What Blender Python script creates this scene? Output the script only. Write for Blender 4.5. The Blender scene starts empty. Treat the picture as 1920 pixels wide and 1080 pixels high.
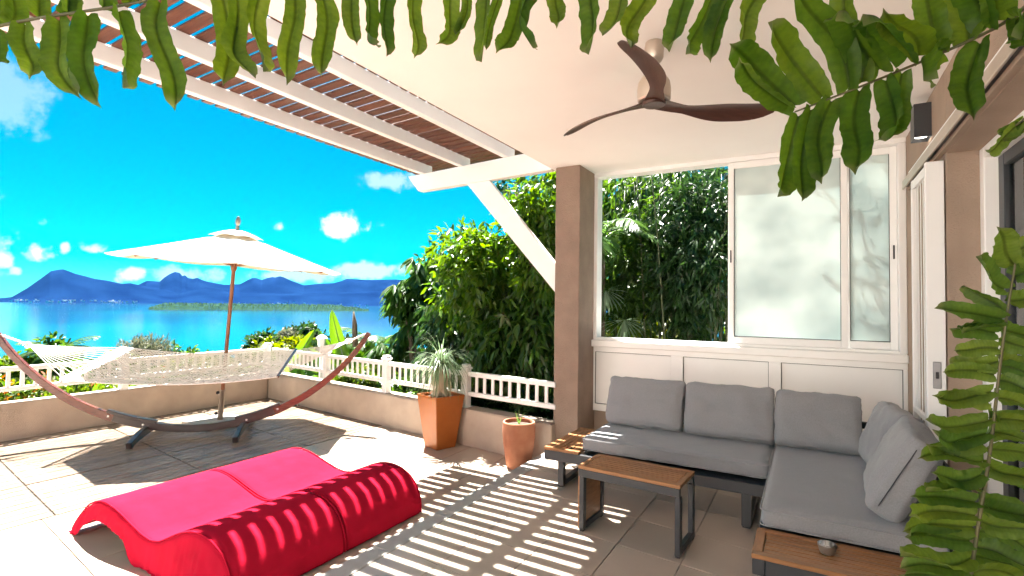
import bpy, bmesh, math, random
import numpy as np
from mathutils import Vector, Matrix, noise as mnoise
R = math.radians
PI = math.pi
scene = bpy.context.scene
col = scene.collection

# ------------------------------------------------------------------ camera
FPX, YAW, PITCH, ROLL, EYE = 974.0, R(29.7), R(1.76), R(0.8), 1.5
fwd = Vector((-math.sin(YAW) * math.cos(PITCH), math.cos(YAW) * math.cos(PITCH), math.sin(PITCH)))
rt0 = Vector((math.cos(YAW), math.sin(YAW), 0))
up0 = rt0.cross(fwd)
rt = rt0 * math.cos(ROLL) + up0 * math.sin(ROLL)
upv = -rt0 * math.sin(ROLL) + up0 * math.cos(ROLL)
CAM = Vector((0, 0, EYE))
cd = bpy.data.cameras.new('camera')
cam = bpy.data.objects.new('camera', cd)
col.objects.link(cam)
cam.matrix_world = Matrix(((rt.x, upv.x, -fwd.x, 0), (rt.y, upv.y, -fwd.y, 0), (rt.z, upv.z, -fwd.z, EYE), (0, 0, 0, 1)))
cd.sensor_width = 36
cd.lens = FPX / 1920 * 36
cd.clip_start = 0.05
cd.clip_end = 60000
scene.camera = cam

def ray(x, y):
    return fwd + rt * ((x - 960) / FPX) - upv * ((y - 540) / FPX)
def at(x, y, d):                     # the point d metres in front of the camera that is seen at pixel x, y
    return CAM + ray(x, y) * d

# ------------------------------------------------------------------ world, sun, exposure
SUN = Vector((-0.42, 0.30, 1.0)).normalized()
elev = math.asin(SUN.z)
azim = math.atan2(SUN.x, SUN.y)      # clockwise from +Y
w = bpy.data.worlds.new('World')
scene.world = w
w.use_nodes = True
nt = w.node_tree
for n in list(nt.nodes):
    nt.nodes.remove(n)
def N(t, typ, **kw):
    n = t.nodes.new(typ)
    for k, v in kw.items():
        setattr(n, k, v)
    return n
out = N(nt, 'ShaderNodeOutputWorld')
bg = N(nt, 'ShaderNodeBackground')
bg.inputs['Strength'].default_value = 0.05
sky = N(nt, 'ShaderNodeTexSky', sky_type='NISHITA', sun_disc=False)
sky.sun_elevation = elev
sky.sun_rotation = azim
sky.air_density = 1.0
sky.dust_density = 0.0
sky.altitude = 2000
sky.ozone_density = 3.0
hs = N(nt, 'ShaderNodeHueSaturation')
hs.inputs['Saturation'].default_value = 1.2
hs.inputs['Hue'].default_value = 0.485
hs.inputs['Value'].default_value = 0.95
tint = N(nt, 'ShaderNodeMix', data_type='RGBA', blend_type='MULTIPLY')
tint.inputs['Factor'].default_value = 1.0
tint.inputs['B'].default_value = (0.095, 0.318, 0.33, 1)      # a clear, saturated tropical sky
nt.links.new(sky.outputs[0], tint.inputs['A'])
nt.links.new(tint.outputs['Result'], hs.inputs['Color'])
geo = N(nt, 'ShaderNodeTexCoord')
nz = N(nt, 'ShaderNodeTexNoise')
nz.inputs['Scale'].default_value = 26
nz.inputs['Detail'].default_value = 7
nz.inputs['Roughness'].default_value = 0.62
nt.links.new(geo.outputs['Generated'], nz.inputs['Vector'])
last = None
def cloud(px, py, rx, ry, dens):
    global last
    c = ray(px, py).normalized()
    m = N(nt, 'ShaderNodeVectorMath', operation='SUBTRACT')
    nt.links.new(geo.outputs['Generated'], m.inputs[0])
    m.inputs[1].default_value = c
    sc = N(nt, 'ShaderNodeVectorMath', operation='MULTIPLY')
    nt.links.new(m.outputs[0], sc.inputs[0])
    sc.inputs[1].default_value = (FPX / rx, FPX / rx, FPX / ry)
    ln = N(nt, 'ShaderNodeVectorMath', operation='LENGTH')
    nt.links.new(sc.outputs[0], ln.inputs[0])
    # noise eats into the round falloff
    a = N(nt, 'ShaderNodeMath', operation='MULTIPLY_ADD')
    nt.links.new(nz.outputs[0], a.inputs[0])
    a.inputs[1].default_value = -4.2
    nt.links.new(ln.outputs['Value'], a.inputs[2])
    mr = N(nt, 'ShaderNodeMapRange', interpolation_type='SMOOTHSTEP')
    nt.links.new(a.outputs[0], mr.inputs['Value'])
    mr.inputs['From Min'].default_value = -0.65
    mr.inputs['From Max'].default_value = -1.55
    mr.inputs['To Min'].default_value = 0.0
    mr.inputs['To Max'].default_value = dens
    if last is None:
        last = mr.outputs[0]
    else:
        mx = N(nt, 'ShaderNodeMath', operation='MAXIMUM')
        nt.links.new(last, mx.inputs[0])
        nt.links.new(mr.outputs[0], mx.inputs[1])
        last = mx.outputs[0]
for c in [(640, 425, 38, 15, 1.0), (68, 474, 14, 13, 1.0), (175, 468, 13, 7, .8), (122, 466, 5, 7, .8), (525, 425, 9, 7, .8),
          (5, 486, 11, 11, .8), (250, 516, 17, 10, .85), (31, 508, 6, 6, .7), (345, 515, 45, 12, .5), (560, 515, 70, 13, .55),
          (690, 508, 60, 12, .6), (735, 338, 42, 13, .45), (15, 170, 42, 40, .28), (-180, 470, 80, 30, .9),
          (-420, 420, 120, 40, .9), (1300, 440, 90, 30, .9), (1800, 400, 120, 40, .9)]:
    cloud(*c)
mixc = N(nt, 'ShaderNodeMix', data_type='RGBA')
nt.links.new(last, mixc.inputs['Factor'])
nt.links.new(hs.outputs[0], mixc.inputs['A'])
mixc.inputs['B'].default_value = (2.6, 2.7, 2.8, 1)
nt.links.new(mixc.outputs['Result'], bg.inputs['Color'])
nt.links.new(bg.outputs[0], out.inputs[0])

sd = bpy.data.lights.new('sun', 'SUN')
sd.energy = 4.2
sd.angle = R(0.5)
sd.color = (1.0, 0.95, 0.88)
so = bpy.data.objects.new('sun', sd)
col.objects.link(so)
so.rotation_euler = SUN.to_track_quat('Z', 'Y').to_euler()
so.location = (-10, 8, 30)

scene.view_settings.view_transform = 'Standard'
scene.view_settings.look = 'None'
scene.view_settings.gamma = 1
scene.view_settings.use_curve_mapping = False
scene.view_settings.exposure = 3.4
cy = scene.cycles
cy.use_denoising = True
cy.use_adaptive_sampling = True
cy.adaptive_threshold = 0.03
cy.adaptive_min_samples = 16
cy.max_bounces = 12
cy.diffuse_bounces = 6
cy.glossy_bounces = 4
cy.transmission_bounces = 8
cy.transparent_max_bounces = 12
cy.volume_bounces = 1
cy.sample_clamp_indirect = 6.0
cy.caustics_reflective = False
cy.caustics_refractive = False

# ------------------------------------------------------------------ materials
MATS = {}
def lnk(t, a, b):
    t.links.new(a, b)
def mat(name, c, rough=0.6, var=0.12, scale=6.0, bump=0.0, bscale=60.0, metal=0.0, spec=0.5, stretch=(1, 1, 1), c2=None, island=0.0, detail=5.0, coat=0.0, coords='Object', sheen=0.0):
    if name in MATS:
        return MATS[name]
    m = bpy.data.materials.new(name)
    m.use_nodes = True
    t = m.node_tree
    b = t.nodes['Principled BSDF']
    b.inputs['Roughness'].default_value = rough
    b.inputs['Metallic'].default_value = metal
    b.inputs['Specular IOR Level'].default_value = spec
    b.inputs['Coat Weight'].default_value = coat
    b.inputs['Sheen Weight'].default_value = sheen
    tc = N(t, 'ShaderNodeTexCoord')
    mp = N(t, 'ShaderNodeMapping')
    mp.inputs['Scale'].default_value = stretch
    lnk(t, tc.outputs[coords], mp.inputs[0])
    nz = N(t, 'ShaderNodeTexNoise')
    nz.inputs['Scale'].default_value = scale
    nz.inputs['Detail'].default_value = detail
    lnk(t, mp.outputs[0], nz.inputs['Vector'])
    mx = N(t, 'ShaderNodeMix', data_type='RGBA')
    c = tuple(c)
    if c2 is None:
        lo = tuple(max(0, v * (1 - var)) for v in c)
        hi = tuple(min(1, v * (1 + var)) for v in c)
    else:
        lo, hi = c, c2
    mx.inputs['A'].default_value = (*lo, 1)
    mx.inputs['B'].default_value = (*hi, 1)
    mr = N(t, 'ShaderNodeMapRange')
    mr.inputs['From Min'].default_value = 0.3
    mr.inputs['From Max'].default_value = 0.7
    lnk(t, nz.outputs[0], mr.inputs['Value'])
    lnk(t, mr.outputs[0], mx.inputs['Factor'])
    res = mx.outputs['Result']
    if island:
        oi = N(t, 'ShaderNodeObjectInfo')
        h = N(t, 'ShaderNodeHueSaturation')
        r2 = N(t, 'ShaderNodeMapRange')
        r2.inputs['To Min'].default_value = 1 - island
        r2.inputs['To Max'].default_value = 1 + island
        lnk(t, oi.outputs['Random'], r2.inputs['Value'])
        lnk(t, r2.outputs[0], h.inputs['Value'])
        lnk(t, res, h.inputs['Color'])
        res = h.outputs[0]
    lnk(t, res, b.inputs['Base Color'])
    if bump:
        n2 = N(t, 'ShaderNodeTexNoise')
        n2.inputs['Scale'].default_value = bscale
        n2.inputs['Detail'].default_value = 4
        lnk(t, mp.outputs[0], n2.inputs['Vector'])
        bp = N(t, 'ShaderNodeBump')
        bp.inputs['Strength'].default_value = bump
        bp.inputs['Distance'].default_value = 0.01
        lnk(t, n2.outputs[0], bp.inputs['Height'])
        lnk(t, bp.outputs[0], b.inputs['Normal'])
    MATS[name] = m
    return m

def leafmat(name, c, c2, trans=0.4, rough=0.45, island=True, tcol=None, scale=14, spec=0.5):
    if name in MATS:
        return MATS[name]
    m = bpy.data.materials.new(name)
    m.use_nodes = True
    t = m.node_tree
    b = t.nodes['Principled BSDF']
    o = t.nodes['Material Output']
    b.inputs['Roughness'].default_value = rough
    b.inputs['Specular IOR Level'].default_value = spec
    mx = N(t, 'ShaderNodeMix', data_type='RGBA')
    mx.inputs['A'].default_value = (*c, 1)
    mx.inputs['B'].default_value = (*c2, 1)
    if island:
        g = N(t, 'ShaderNodeNewGeometry')
        lnk(t, g.outputs['Random Per Island'], mx.inputs['Factor'])
    else:
        tc = N(t, 'ShaderNodeTexCoord')
        n1 = N(t, 'ShaderNodeTexNoise')
        n1.inputs['Scale'].default_value = scale
        n1.inputs['Detail'].default_value = 4
        lnk(t, tc.outputs['Object'], n1.inputs['Vector'])
        mr = N(t, 'ShaderNodeMapRange')
        mr.inputs['From Min'].default_value = 0.3
        mr.inputs['From Max'].default_value = 0.7
        lnk(t, n1.outputs[0], mr.inputs['Value'])
        lnk(t, mr.outputs[0], mx.inputs['Factor'])
    lnk(t, mx.outputs['Result'], b.inputs['Base Color'])
    tr = N(t, 'ShaderNodeBsdfTranslucent')
    h = N(t, 'ShaderNodeHueSaturation')
    h.inputs['Saturation'].default_value = 1.1
    h.inputs['Value'].default_value = 1.9
    h.inputs['Hue'].default_value = 0.485
    lnk(t, mx.outputs['Result'], h.inputs['Color'])
    lnk(t, h.outputs[0], tr.inputs['Color'])
    ms = N(t, 'ShaderNodeMixShader')
    ms.inputs[0].default_value = trans
    lnk(t, b.outputs[0], ms.inputs[1])
    lnk(t, tr.outputs[0], ms.inputs[2])
    lnk(t, ms.outputs[0], o.inputs['Surface'])
    MATS[name] = m
    return m

M_white = mat('white_paint', (.84, .835, .825), .45, .03, 3, .05, 120)
M_frame = mat('white_frame', (.88, .875, .865), .35, .02, 3)
M_ceil = mat('ceiling_plaster', (.87, .855, .83), .9, .035, 1.1, .12, 70)
M_stucco = mat('taupe_stucco', (.27, .195, .150), .92, .12, 5, .8, 110)
M_house = mat('house_stucco', (.35, .262, .20), .92, .08, 4, .5, 120)
M_parapet = mat('parapet_render', (.40, .33, .27), .9, .14, 3, .5, 110)
M_tile = mat('porch_tile', (.44, .365, .30), .28, .14, 1.7, .03, 60, island=.05, coords='Object')
M_btile = mat('terrace_tile', (.37, .305, .245), .34, .08, 2.5, .05, 60, island=.05)
M_grout = mat('grout', (.045, .038, .03), .9, .15, 20)
M_plank = mat('deck_plank', (.15, .104, .072), .22, .2, 7, .2, 60, stretch=(9, .8, 9), c2=(.28, .22, .165), island=.18)
M_nosing = mat('step_nosing', (.36, .345, .32), .55, .08, 8, .1, 90)
M_teak = mat('teak', (.22, .092, .03), .42, .2, 7, .05, 60, stretch=(1.2, 12, 12), c2=(.35, .16, .058), island=.12)
M_teaky = mat('teak_cross', (.22, .092, .03), .42, .2, 7, .05, 60, stretch=(12, 1.2, 12), c2=(.35, .16, .058), island=.12)
M_alu = mat('charcoal_aluminium', (.032, .034, .039), .42, .06, 6, .03, 200)
M_black = mat('black_plastic', (.012, .012, .014), .5, .1, 6)
M_fabric = mat('grey_fabric', (.245, .248, .262), .95, .10, 180, .25, 500, detail=2, sheen=.25)
M_red = mat('red_cover', (.37, .0075, .027), .85, .10, 7, .22, 22, detail=3, spec=.02)
M_shell = mat('taupe_shell', (.30, .26, .22), .6, .08, 5, .1, 80)
M_slat = mat('pergola_slat', (.085, .03, .015), .6, .2, 5, .15, 60, stretch=(1, 14, 14), c2=(.15, .058, .03), island=.22)
M_stand = mat('varnished_wood', (.085, .022, .013), .25, .2, 6, .05, 60, stretch=(2, 2, 14), c2=(.16, .045, .025), coat=.3)
M_standd = mat('dark_stained_wood', (.035, .022, .02), .3, .2, 6, .05, 60, coat=.2)
M_rope = mat('cotton_rope', (.85, .82, .77), .9, .08, 60, .3, 200)
M_spread = mat('bleached_bar', (.62, .56, .48), .55, .1, 12)
M_canvas = mat('umbrella_canvas', (.80, .74, .64), .85, .03, 4, .12, 300)
M_pole = mat('umbrella_pole', (.20, .075, .03), .4, .2, 8, 0, stretch=(8, 8, 1), c2=(.30, .12, .05))
M_bronze = mat('bronze_tube', (.30, .25, .20), .4, .1, 12, metal=.6)
M_concrete = mat('concrete_plate', (.36, .35, .33), .8, .1, 8, .2, 90)
M_steel = mat('brushed_steel', (.62, .61, .59), .3, .05, 20, metal=.9)
M_nickel = mat('satin_nickel', (.58, .50, .42), .38, .04, 14, metal=.75)
M_blade = mat('walnut_blade', (.05, .019, .013), .38, .2, 5, .06, 60, stretch=(2, 16, 16), c2=(.085, .034, .022))
M_orange = mat('glazed_orange', (.28, .08, .012), .34, .12, 9, .05, 60, c2=(.32, .10, .017))
M_terra = mat('terracotta', (.28, .095, .045), .8, .15, 5, .25, 60, c2=(.42, .185, .10))
M_soil = mat('soil', (.06, .04, .028), .95, .4, 50, .8, 80)
M_bark = mat('bark', (.13, .095, .07), .9, .3, 14, .6, 40, stretch=(1, 1, .3))
M_bamboo = mat('bamboo_culm', (.06, .07, .025), .5, .2, 10)
M_fiber = mat('dry_leaf', (.46, .38, .27), .9, .2, 30)
M_lock = mat('lock_steel', (.25, .25, .26), .35, .1, 20, metal=.8)
M_curtain = mat('curtain', (.74, .74, .75), .9, .03, 8)
M_room = mat('room_paint', (.45, .42, .40), .9, .05, 3)
M_darkframe = mat('dark_door_frame', (.03, .032, .036), .4, .1, 5)

def glassmat(name, c, rough, trans):
    m = bpy.data.materials.new(name)
    m.use_nodes = True
    t = m.node_tree
    b = t.nodes['Principled BSDF']
    o = t.nodes['Material Output']
    b.inputs['Roughness'].default_value = rough
    tc = N(t, 'ShaderNodeTexCoord')
    n0 = N(t, 'ShaderNodeTexNoise')                 # blotchy light coming through the pane, put into the glass colour as noise
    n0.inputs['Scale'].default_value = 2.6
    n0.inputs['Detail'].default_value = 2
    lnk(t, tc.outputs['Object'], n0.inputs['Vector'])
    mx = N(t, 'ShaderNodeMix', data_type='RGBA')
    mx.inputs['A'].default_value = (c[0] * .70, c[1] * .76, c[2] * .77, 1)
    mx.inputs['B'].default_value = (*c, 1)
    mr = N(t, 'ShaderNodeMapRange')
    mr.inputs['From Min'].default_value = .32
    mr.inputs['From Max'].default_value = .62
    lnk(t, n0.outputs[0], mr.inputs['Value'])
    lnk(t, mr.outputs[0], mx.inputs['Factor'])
    n1 = N(t, 'ShaderNodeTexNoise')
    n1.inputs['Scale'].default_value = 220
    lnk(t, tc.outputs['Object'], n1.inputs['Vector'])
    bp = N(t, 'ShaderNodeBump')
    bp.inputs['Strength'].default_value = .25
    bp.inputs['Distance'].default_value = .004
    lnk(t, n1.outputs[0], bp.inputs['Height'])
    lnk(t, bp.outputs[0], b.inputs['Normal'])
    lnk(t, mx.outputs['Result'], b.inputs['Base Color'])
    tr = N(t, 'ShaderNodeBsdfTranslucent')
    lnk(t, mx.outputs['Result'], tr.inputs['Color'])
    ms = N(t, 'ShaderNodeMixShader')
    ms.inputs[0].default_value = trans
    lnk(t, b.outputs[0], ms.inputs[1])
    lnk(t, tr.outputs[0], ms.inputs[2])
    lnk(t, ms.outputs[0], o.inputs['Surface'])
    return m
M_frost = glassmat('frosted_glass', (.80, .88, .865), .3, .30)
M_clear = bpy.data.materials.new('clear_glass')
M_clear.use_nodes = True
_t = M_clear.node_tree
_o = _t.nodes['Material Output']
_tr = N(_t, 'ShaderNodeBsdfTransparent')
_tr.inputs['Color'].default_value = (.86, .9, .9, 1)
_g = N(_t, 'ShaderNodeBsdfGlossy')
_g.inputs['Roughness'].default_value = .02
_f = N(_t, 'ShaderNodeFresnel')
_f.inputs['IOR'].default_value = 1.5
_ms = N(_t, 'ShaderNodeMixShader')
lnk(_t, _f.outputs[0], _ms.inputs[0])
lnk(_t, _tr.outputs[0], _ms.inputs[1])
lnk(_t, _g.outputs[0], _ms.inputs[2])
lnk(_t, _ms.outputs[0], _o.inputs['Surface'])

L_mango = leafmat('leaf_glossy', (.024, .066, .009), (.06, .125, .015), .40, .32)
L_bright = leafmat('leaf_bright', (.03, .085, .009), (.085, .16, .014), .45, .33)
L_dark = leafmat('leaf_dark', (.011, .035, .009), (.028, .068, .014), .3, .33)
L_schef = leafmat('leaf_umbrella', (.022, .062, .014), (.048, .11, .018), .4, .3)
L_bamboo = leafmat('leaf_bamboo', (.02, .058, .009), (.058, .115, .015), .45, .4)
L_palm = leafmat('leaf_palm', (.035, .09, .022), (.08, .15, .035), .4, .35)
L_banana = leafmat('leaf_banana', (.06, .15, .015), (.10, .20, .02), .5, .35, island=False, scale=3)
L_hedge = leafmat('leaf_hedge', (.03, .078, .009), (.085, .13, .012), .45, .4)
L_croton = leafmat('leaf_croton', (.07, .10, .009), (.25, .085, .014), .45, .4)
L_yel = leafmat('leaf_yellow', (.06, .10, .008), (.115, .135, .009), .5, .4)
L_grey = leafmat('leaf_grey', (.045, .06, .032), (.10, .10, .065), .35, .6)
L_pony = leafmat('leaf_ponytail', (.07, .12, .06), (.16, .22, .12), .4, .4)
def fernmat(name, c, c2, trans):
    """fern leaflet: mottled green, dark midrib, faint side veins, dry tip; every leaflet its own tone"""
    m = bpy.data.materials.new(name)
    m.use_nodes = True
    t = m.node_tree
    b = t.nodes['Principled BSDF']
    o = t.nodes['Material Output']
    b.inputs['Roughness'].default_value = .48
    b.inputs['Specular IOR Level'].default_value = .35
    at_ = N(t, 'ShaderNodeAttribute')
    at_.attribute_name = 'leaf_uv'
    sp = N(t, 'ShaderNodeSeparateXYZ')
    lnk(t, at_.outputs['Vector'], sp.inputs[0])
    tc = N(t, 'ShaderNodeTexCoord')
    oi = N(t, 'ShaderNodeObjectInfo')
    n1 = N(t, 'ShaderNodeTexNoise')
    n1.inputs['Scale'].default_value = 34
    n1.inputs['Detail'].default_value = 6
    n1.inputs['Roughness'].default_value = .7
    lnk(t, tc.outputs['Object'], n1.inputs['Vector'])
    mr = N(t, 'ShaderNodeMapRange')
    mr.inputs['From Min'].default_value = .3
    mr.inputs['From Max'].default_value = .7
    lnk(t, n1.outputs[0], mr.inputs['Value'])
    mx = N(t, 'ShaderNodeMix', data_type='RGBA')
    mx.inputs['A'].default_value = (*c, 1)
    mx.inputs['B'].default_value = (*c2, 1)
    lnk(t, mr.outputs[0], mx.inputs['Factor'])
    # midrib and side veins
    mid = N(t, 'ShaderNodeMapRange', interpolation_type='SMOOTHSTEP')
    mid.inputs['From Min'].default_value = .03
    mid.inputs['From Max'].default_value = .22
    mid.inputs['To Min'].default_value = .5
    mid.inputs['To Max'].default_value = 1.0
    lnk(t, sp.outputs[0], mid.inputs['Value'])
    v1 = N(t, 'ShaderNodeMath', operation='MULTIPLY_ADD')
    lnk(t, sp.outputs[0], v1.inputs[0]); v1.inputs[1].default_value = -7.0
    v2 = N(t, 'ShaderNodeMath', operation='MULTIPLY')
    lnk(t, sp.outputs[1], v2.inputs[0]); v2.inputs[1].default_value = 85.0
    lnk(t, v2.outputs[0], v1.inputs[2])
    v3 = N(t, 'ShaderNodeMath', operation='SINE'); lnk(t, v1.outputs[0], v3.inputs[0])
    v4 = N(t, 'ShaderNodeMath', operation='MULTIPLY_ADD')
    lnk(t, v3.outputs[0], v4.inputs[0]); v4.inputs[1].default_value = .045; v4.inputs[2].default_value = .95
    v5 = N(t, 'ShaderNodeMath', operation='MULTIPLY'); lnk(t, v4.outputs[0], v5.inputs[0]); lnk(t, mid.outputs[0], v5.inputs[1])
    rr = N(t, 'ShaderNodeMapRange'); lnk(t, oi.outputs['Random'], rr.inputs['Value'])
    rr.inputs['To Min'].default_value = .78; rr.inputs['To Max'].default_value = 1.28
    v6 = N(t, 'ShaderNodeMath', operation='MULTIPLY'); lnk(t, v5.outputs[0], v6.inputs[0]); lnk(t, rr.outputs[0], v6.inputs[1])
    h0 = N(t, 'ShaderNodeHueSaturation')
    rh = N(t, 'ShaderNodeMapRange'); lnk(t, oi.outputs['Random'], rh.inputs['Value'])
    rh.inputs['To Min'].default_value = .515; rh.inputs['To Max'].default_value = .478
    lnk(t, rh.outputs[0], h0.inputs['Hue']); lnk(t, v6.outputs[0], h0.inputs['Value'])
    lnk(t, mx.outputs['Result'], h0.inputs['Color'])
    # dry tip
    tp = N(t, 'ShaderNodeMapRange', interpolation_type='SMOOTHSTEP')
    tp.inputs['From Min'].default_value = .86; tp.inputs['From Max'].default_value = 1.0; tp.inputs['To Max'].default_value = .75
    lnk(t, sp.outputs[1], tp.inputs['Value'])
    m2 = N(t, 'ShaderNodeMix', data_type='RGBA')
    lnk(t, tp.outputs[0], m2.inputs['Factor']); lnk(t, h0.outputs[0], m2.inputs['A'])
    m2.inputs['B'].default_value = (.13, .15, .055, 1)
    lnk(t, m2.outputs['Result'], b.inputs['Base Color'])
    tr = N(t, 'ShaderNodeBsdfTranslucent')
    h = N(t, 'ShaderNodeHueSaturation')
    h.inputs['Saturation'].default_value = 1.05; h.inputs['Value'].default_value = 1.8; h.inputs['Hue'].default_value = .485
    lnk(t, m2.outputs['Result'], h.inputs['Color']); lnk(t, h.outputs[0], tr.inputs['Color'])
    bp = N(t, 'ShaderNodeBump'); bp.inputs['Strength'].default_value = .3; bp.inputs['Distance'].default_value = .001
    lnk(t, v5.outputs[0], bp.inputs['Height']); lnk(t, bp.outputs[0], b.inputs['Normal'])
    ms = N(t, 'ShaderNodeMixShader')
    ms.inputs[0].default_value = trans
    lnk(t, b.outputs[0], ms.inputs[1]); lnk(t, tr.outputs[0], ms.inputs[2])
    lnk(t, ms.outputs[0], o.inputs['Surface'])
    return m
L_fern = fernmat('leaf_fern', (.040, .095, .008), (.088, .165, .014), .6)
L_fern2 = fernmat('leaf_fern_pale', (.052, .108, .012), (.098, .168, .024), .55)

# ------------------------------------------------------------------ mesh helpers
def tag(o, label=None, cat=None, group=None, kind=None):
    if label: o['label'] = label
    if cat: o['category'] = cat
    if group: o['group'] = group
    if kind: o['kind'] = kind
    return o
def empty(name, loc=(0, 0, 0), rz=0.0, label=None, cat=None, group=None, kind=None):
    o = bpy.data.objects.new(name, None)
    col.objects.link(o)
    o.location = loc
    o.rotation_euler = (0, 0, rz)
    o.empty_display_size = .1
    return tag(o, label, cat, group, kind)
def link(name, me, m=None, parent=None, loc=(0, 0, 0), rot=(0, 0, 0)):
    o = bpy.data.objects.new(name, me)
    if m and not me.materials:
        me.materials.append(m)
    col.objects.link(o)
    o.location = loc
    o.rotation_euler = rot
    if parent: o.parent = parent
    return o
def finish(bm, smooth=False, angle=None):
    me = bpy.data.meshes.new('mesh')
    bmesh.ops.recalc_face_normals(bm, faces=bm.faces)
    bm.to_mesh(me)
    bm.free()
    if smooth:
        me.polygons.foreach_set('use_smooth', [True] * len(me.polygons))
        if angle is not None and hasattr(me, 'set_sharp_from_angle'):
            me.set_sharp_from_angle(angle=angle)
    return me
def box_me(x0, x1, y0, y1, z0, z1, bev=0.0, seg=1):
    bm = bmesh.new()
    bmesh.ops.create_cube(bm, size=1)
    for v in bm.verts:
        v.co = Vector(((x0 + x1) / 2 + v.co.x * (x1 - x0), (y0 + y1) / 2 + v.co.y * (y1 - y0), (z0 + z1) / 2 + v.co.z * (z1 - z0)))
    if bev:
        bmesh.ops.bevel(bm, geom=bm.edges[:], offset=bev, segments=seg, affect='EDGES')
    return finish(bm)
def box(name, x0, x1, y0, y1, z0, z1, m, parent=None, bev=0.0, seg=1):
    return link(name, box_me(x0, x1, y0, y1, z0, z1, bev, seg), m, parent)
def np_mesh(verts, faces, smooth=False):
    me = bpy.data.meshes.new('mesh')
    me.from_pydata([tuple(v) for v in verts], [], faces)
    if smooth:
        me.polygons.foreach_set('use_smooth', [True] * len(me.polygons))
    me.update()
    return me
def frame_along(pts):
    T = []
    n = len(pts)
    for i in range(n):
        a = pts[max(0, i - 1)]
        b = pts[min(n - 1, i + 1)]
        T.append((b - a).normalized())
    ref = Vector((0, 0, 1)) if abs(T[0].z) < .9 else Vector((1, 0, 0))
    S, U = [], []
    for t in T:
        s = t.cross(ref)
        if s.length < 1e-5: s = Vector((1, 0, 0))
        s.normalize()
        u = s.cross(t).normalized()
        S.append(s); U.append(u); ref = u
    return T, S, U
def add_tube(V, F, pts, rad, k=6, cap=True):
    pts = [Vector(p) for p in pts]
    T, S, U = frame_along(pts)
    b = len(V)
    for i, p in enumerate(pts):
        r = rad[i] if hasattr(rad, '__len__') else rad
        for j in range(k):
            a = 2 * PI * j / k
            V.append(p + S[i] * math.cos(a) * r + U[i] * math.sin(a) * r)
    for i in range(len(pts) - 1):
        for j in range(k):
            F.append((b + i * k + j, b + i * k + (j + 1) % k, b + (i + 1) * k + (j + 1) % k, b + (i + 1) * k + j))
    if cap:
        F.append(tuple(b + j for j in range(k))[::-1])
        e = b + (len(pts) - 1) * k
        F.append(tuple(e + j for j in range(k)))
def tube(name, pts, rad, m, parent=None, k=8, smooth=True):
    V, F = [], []
    add_tube(V, F, pts, rad, k)
    return link(name, np_mesh(V, F, smooth), m, parent)
def bar_me(pts, wid, hei, up=None, bev=0):
    """rectangular section swept along pts"""
    pts = [Vector(p) for p in pts]
    T, S, U = frame_along(pts)
    V, F = [], []
    for i, p in enumerate(pts):
        wv = wid[i] if hasattr(wid, '__len__') else wid
        hv = hei[i] if hasattr(hei, '__len__') else hei
        for a, b in ((-1, -1), (1, -1), (1, 1), (-1, 1)):
            V.append(p + S[i] * a * wv / 2 + U[i] * b * hv / 2)
    for i in range(len(pts) - 1):
        for j in range(4):
            F.append((i * 4 + j, i * 4 + (j + 1) % 4, i * 4 + 4 + (j + 1) % 4, i * 4 + 4 + j))
    F.append((3, 2, 1, 0))
    e = (len(pts) - 1) * 4
    F.append((e, e + 1, e + 2, e + 3))
    me = np_mesh(V, F)
    bm = bmesh.new()
    bm.from_mesh(me)
    if bev:
        ed = [e for e in bm.edges if len(e.link_faces) == 2 and e.calc_face_angle(0) > .6]
        bmesh.ops.bevel(bm, geom=ed, offset=bev, segments=1, affect='EDGES')
    return finish(bm)
def lathe_me(prof, k=28, smooth=True):
    V, F = [], []
    for r_, z in prof:
        for j in range(k):
            a = 2 * PI * j / k
            V.append((r_ * math.cos(a), r_ * math.sin(a), z))
    for i in range(len(prof) - 1):
        for j in range(k):
            F.append((i * k + j, i * k + (j + 1) % k, (i + 1) * k + (j + 1) % k, (i + 1) * k + j))
    F.append(tuple(range(k))[::-1])
    e = (len(prof) - 1) * k
    F.append(tuple(range(e, e + k)))
    bm = bmesh.new()
    me = np_mesh(V, F)
    bm.from_mesh(me)
    me2 = finish(bm, smooth, R(35))
    return me2
def lathe(name, prof, m, parent=None, loc=(0, 0, 0), k=28):
    return link(name, lathe_me(prof, k), m, parent, loc)
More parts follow.
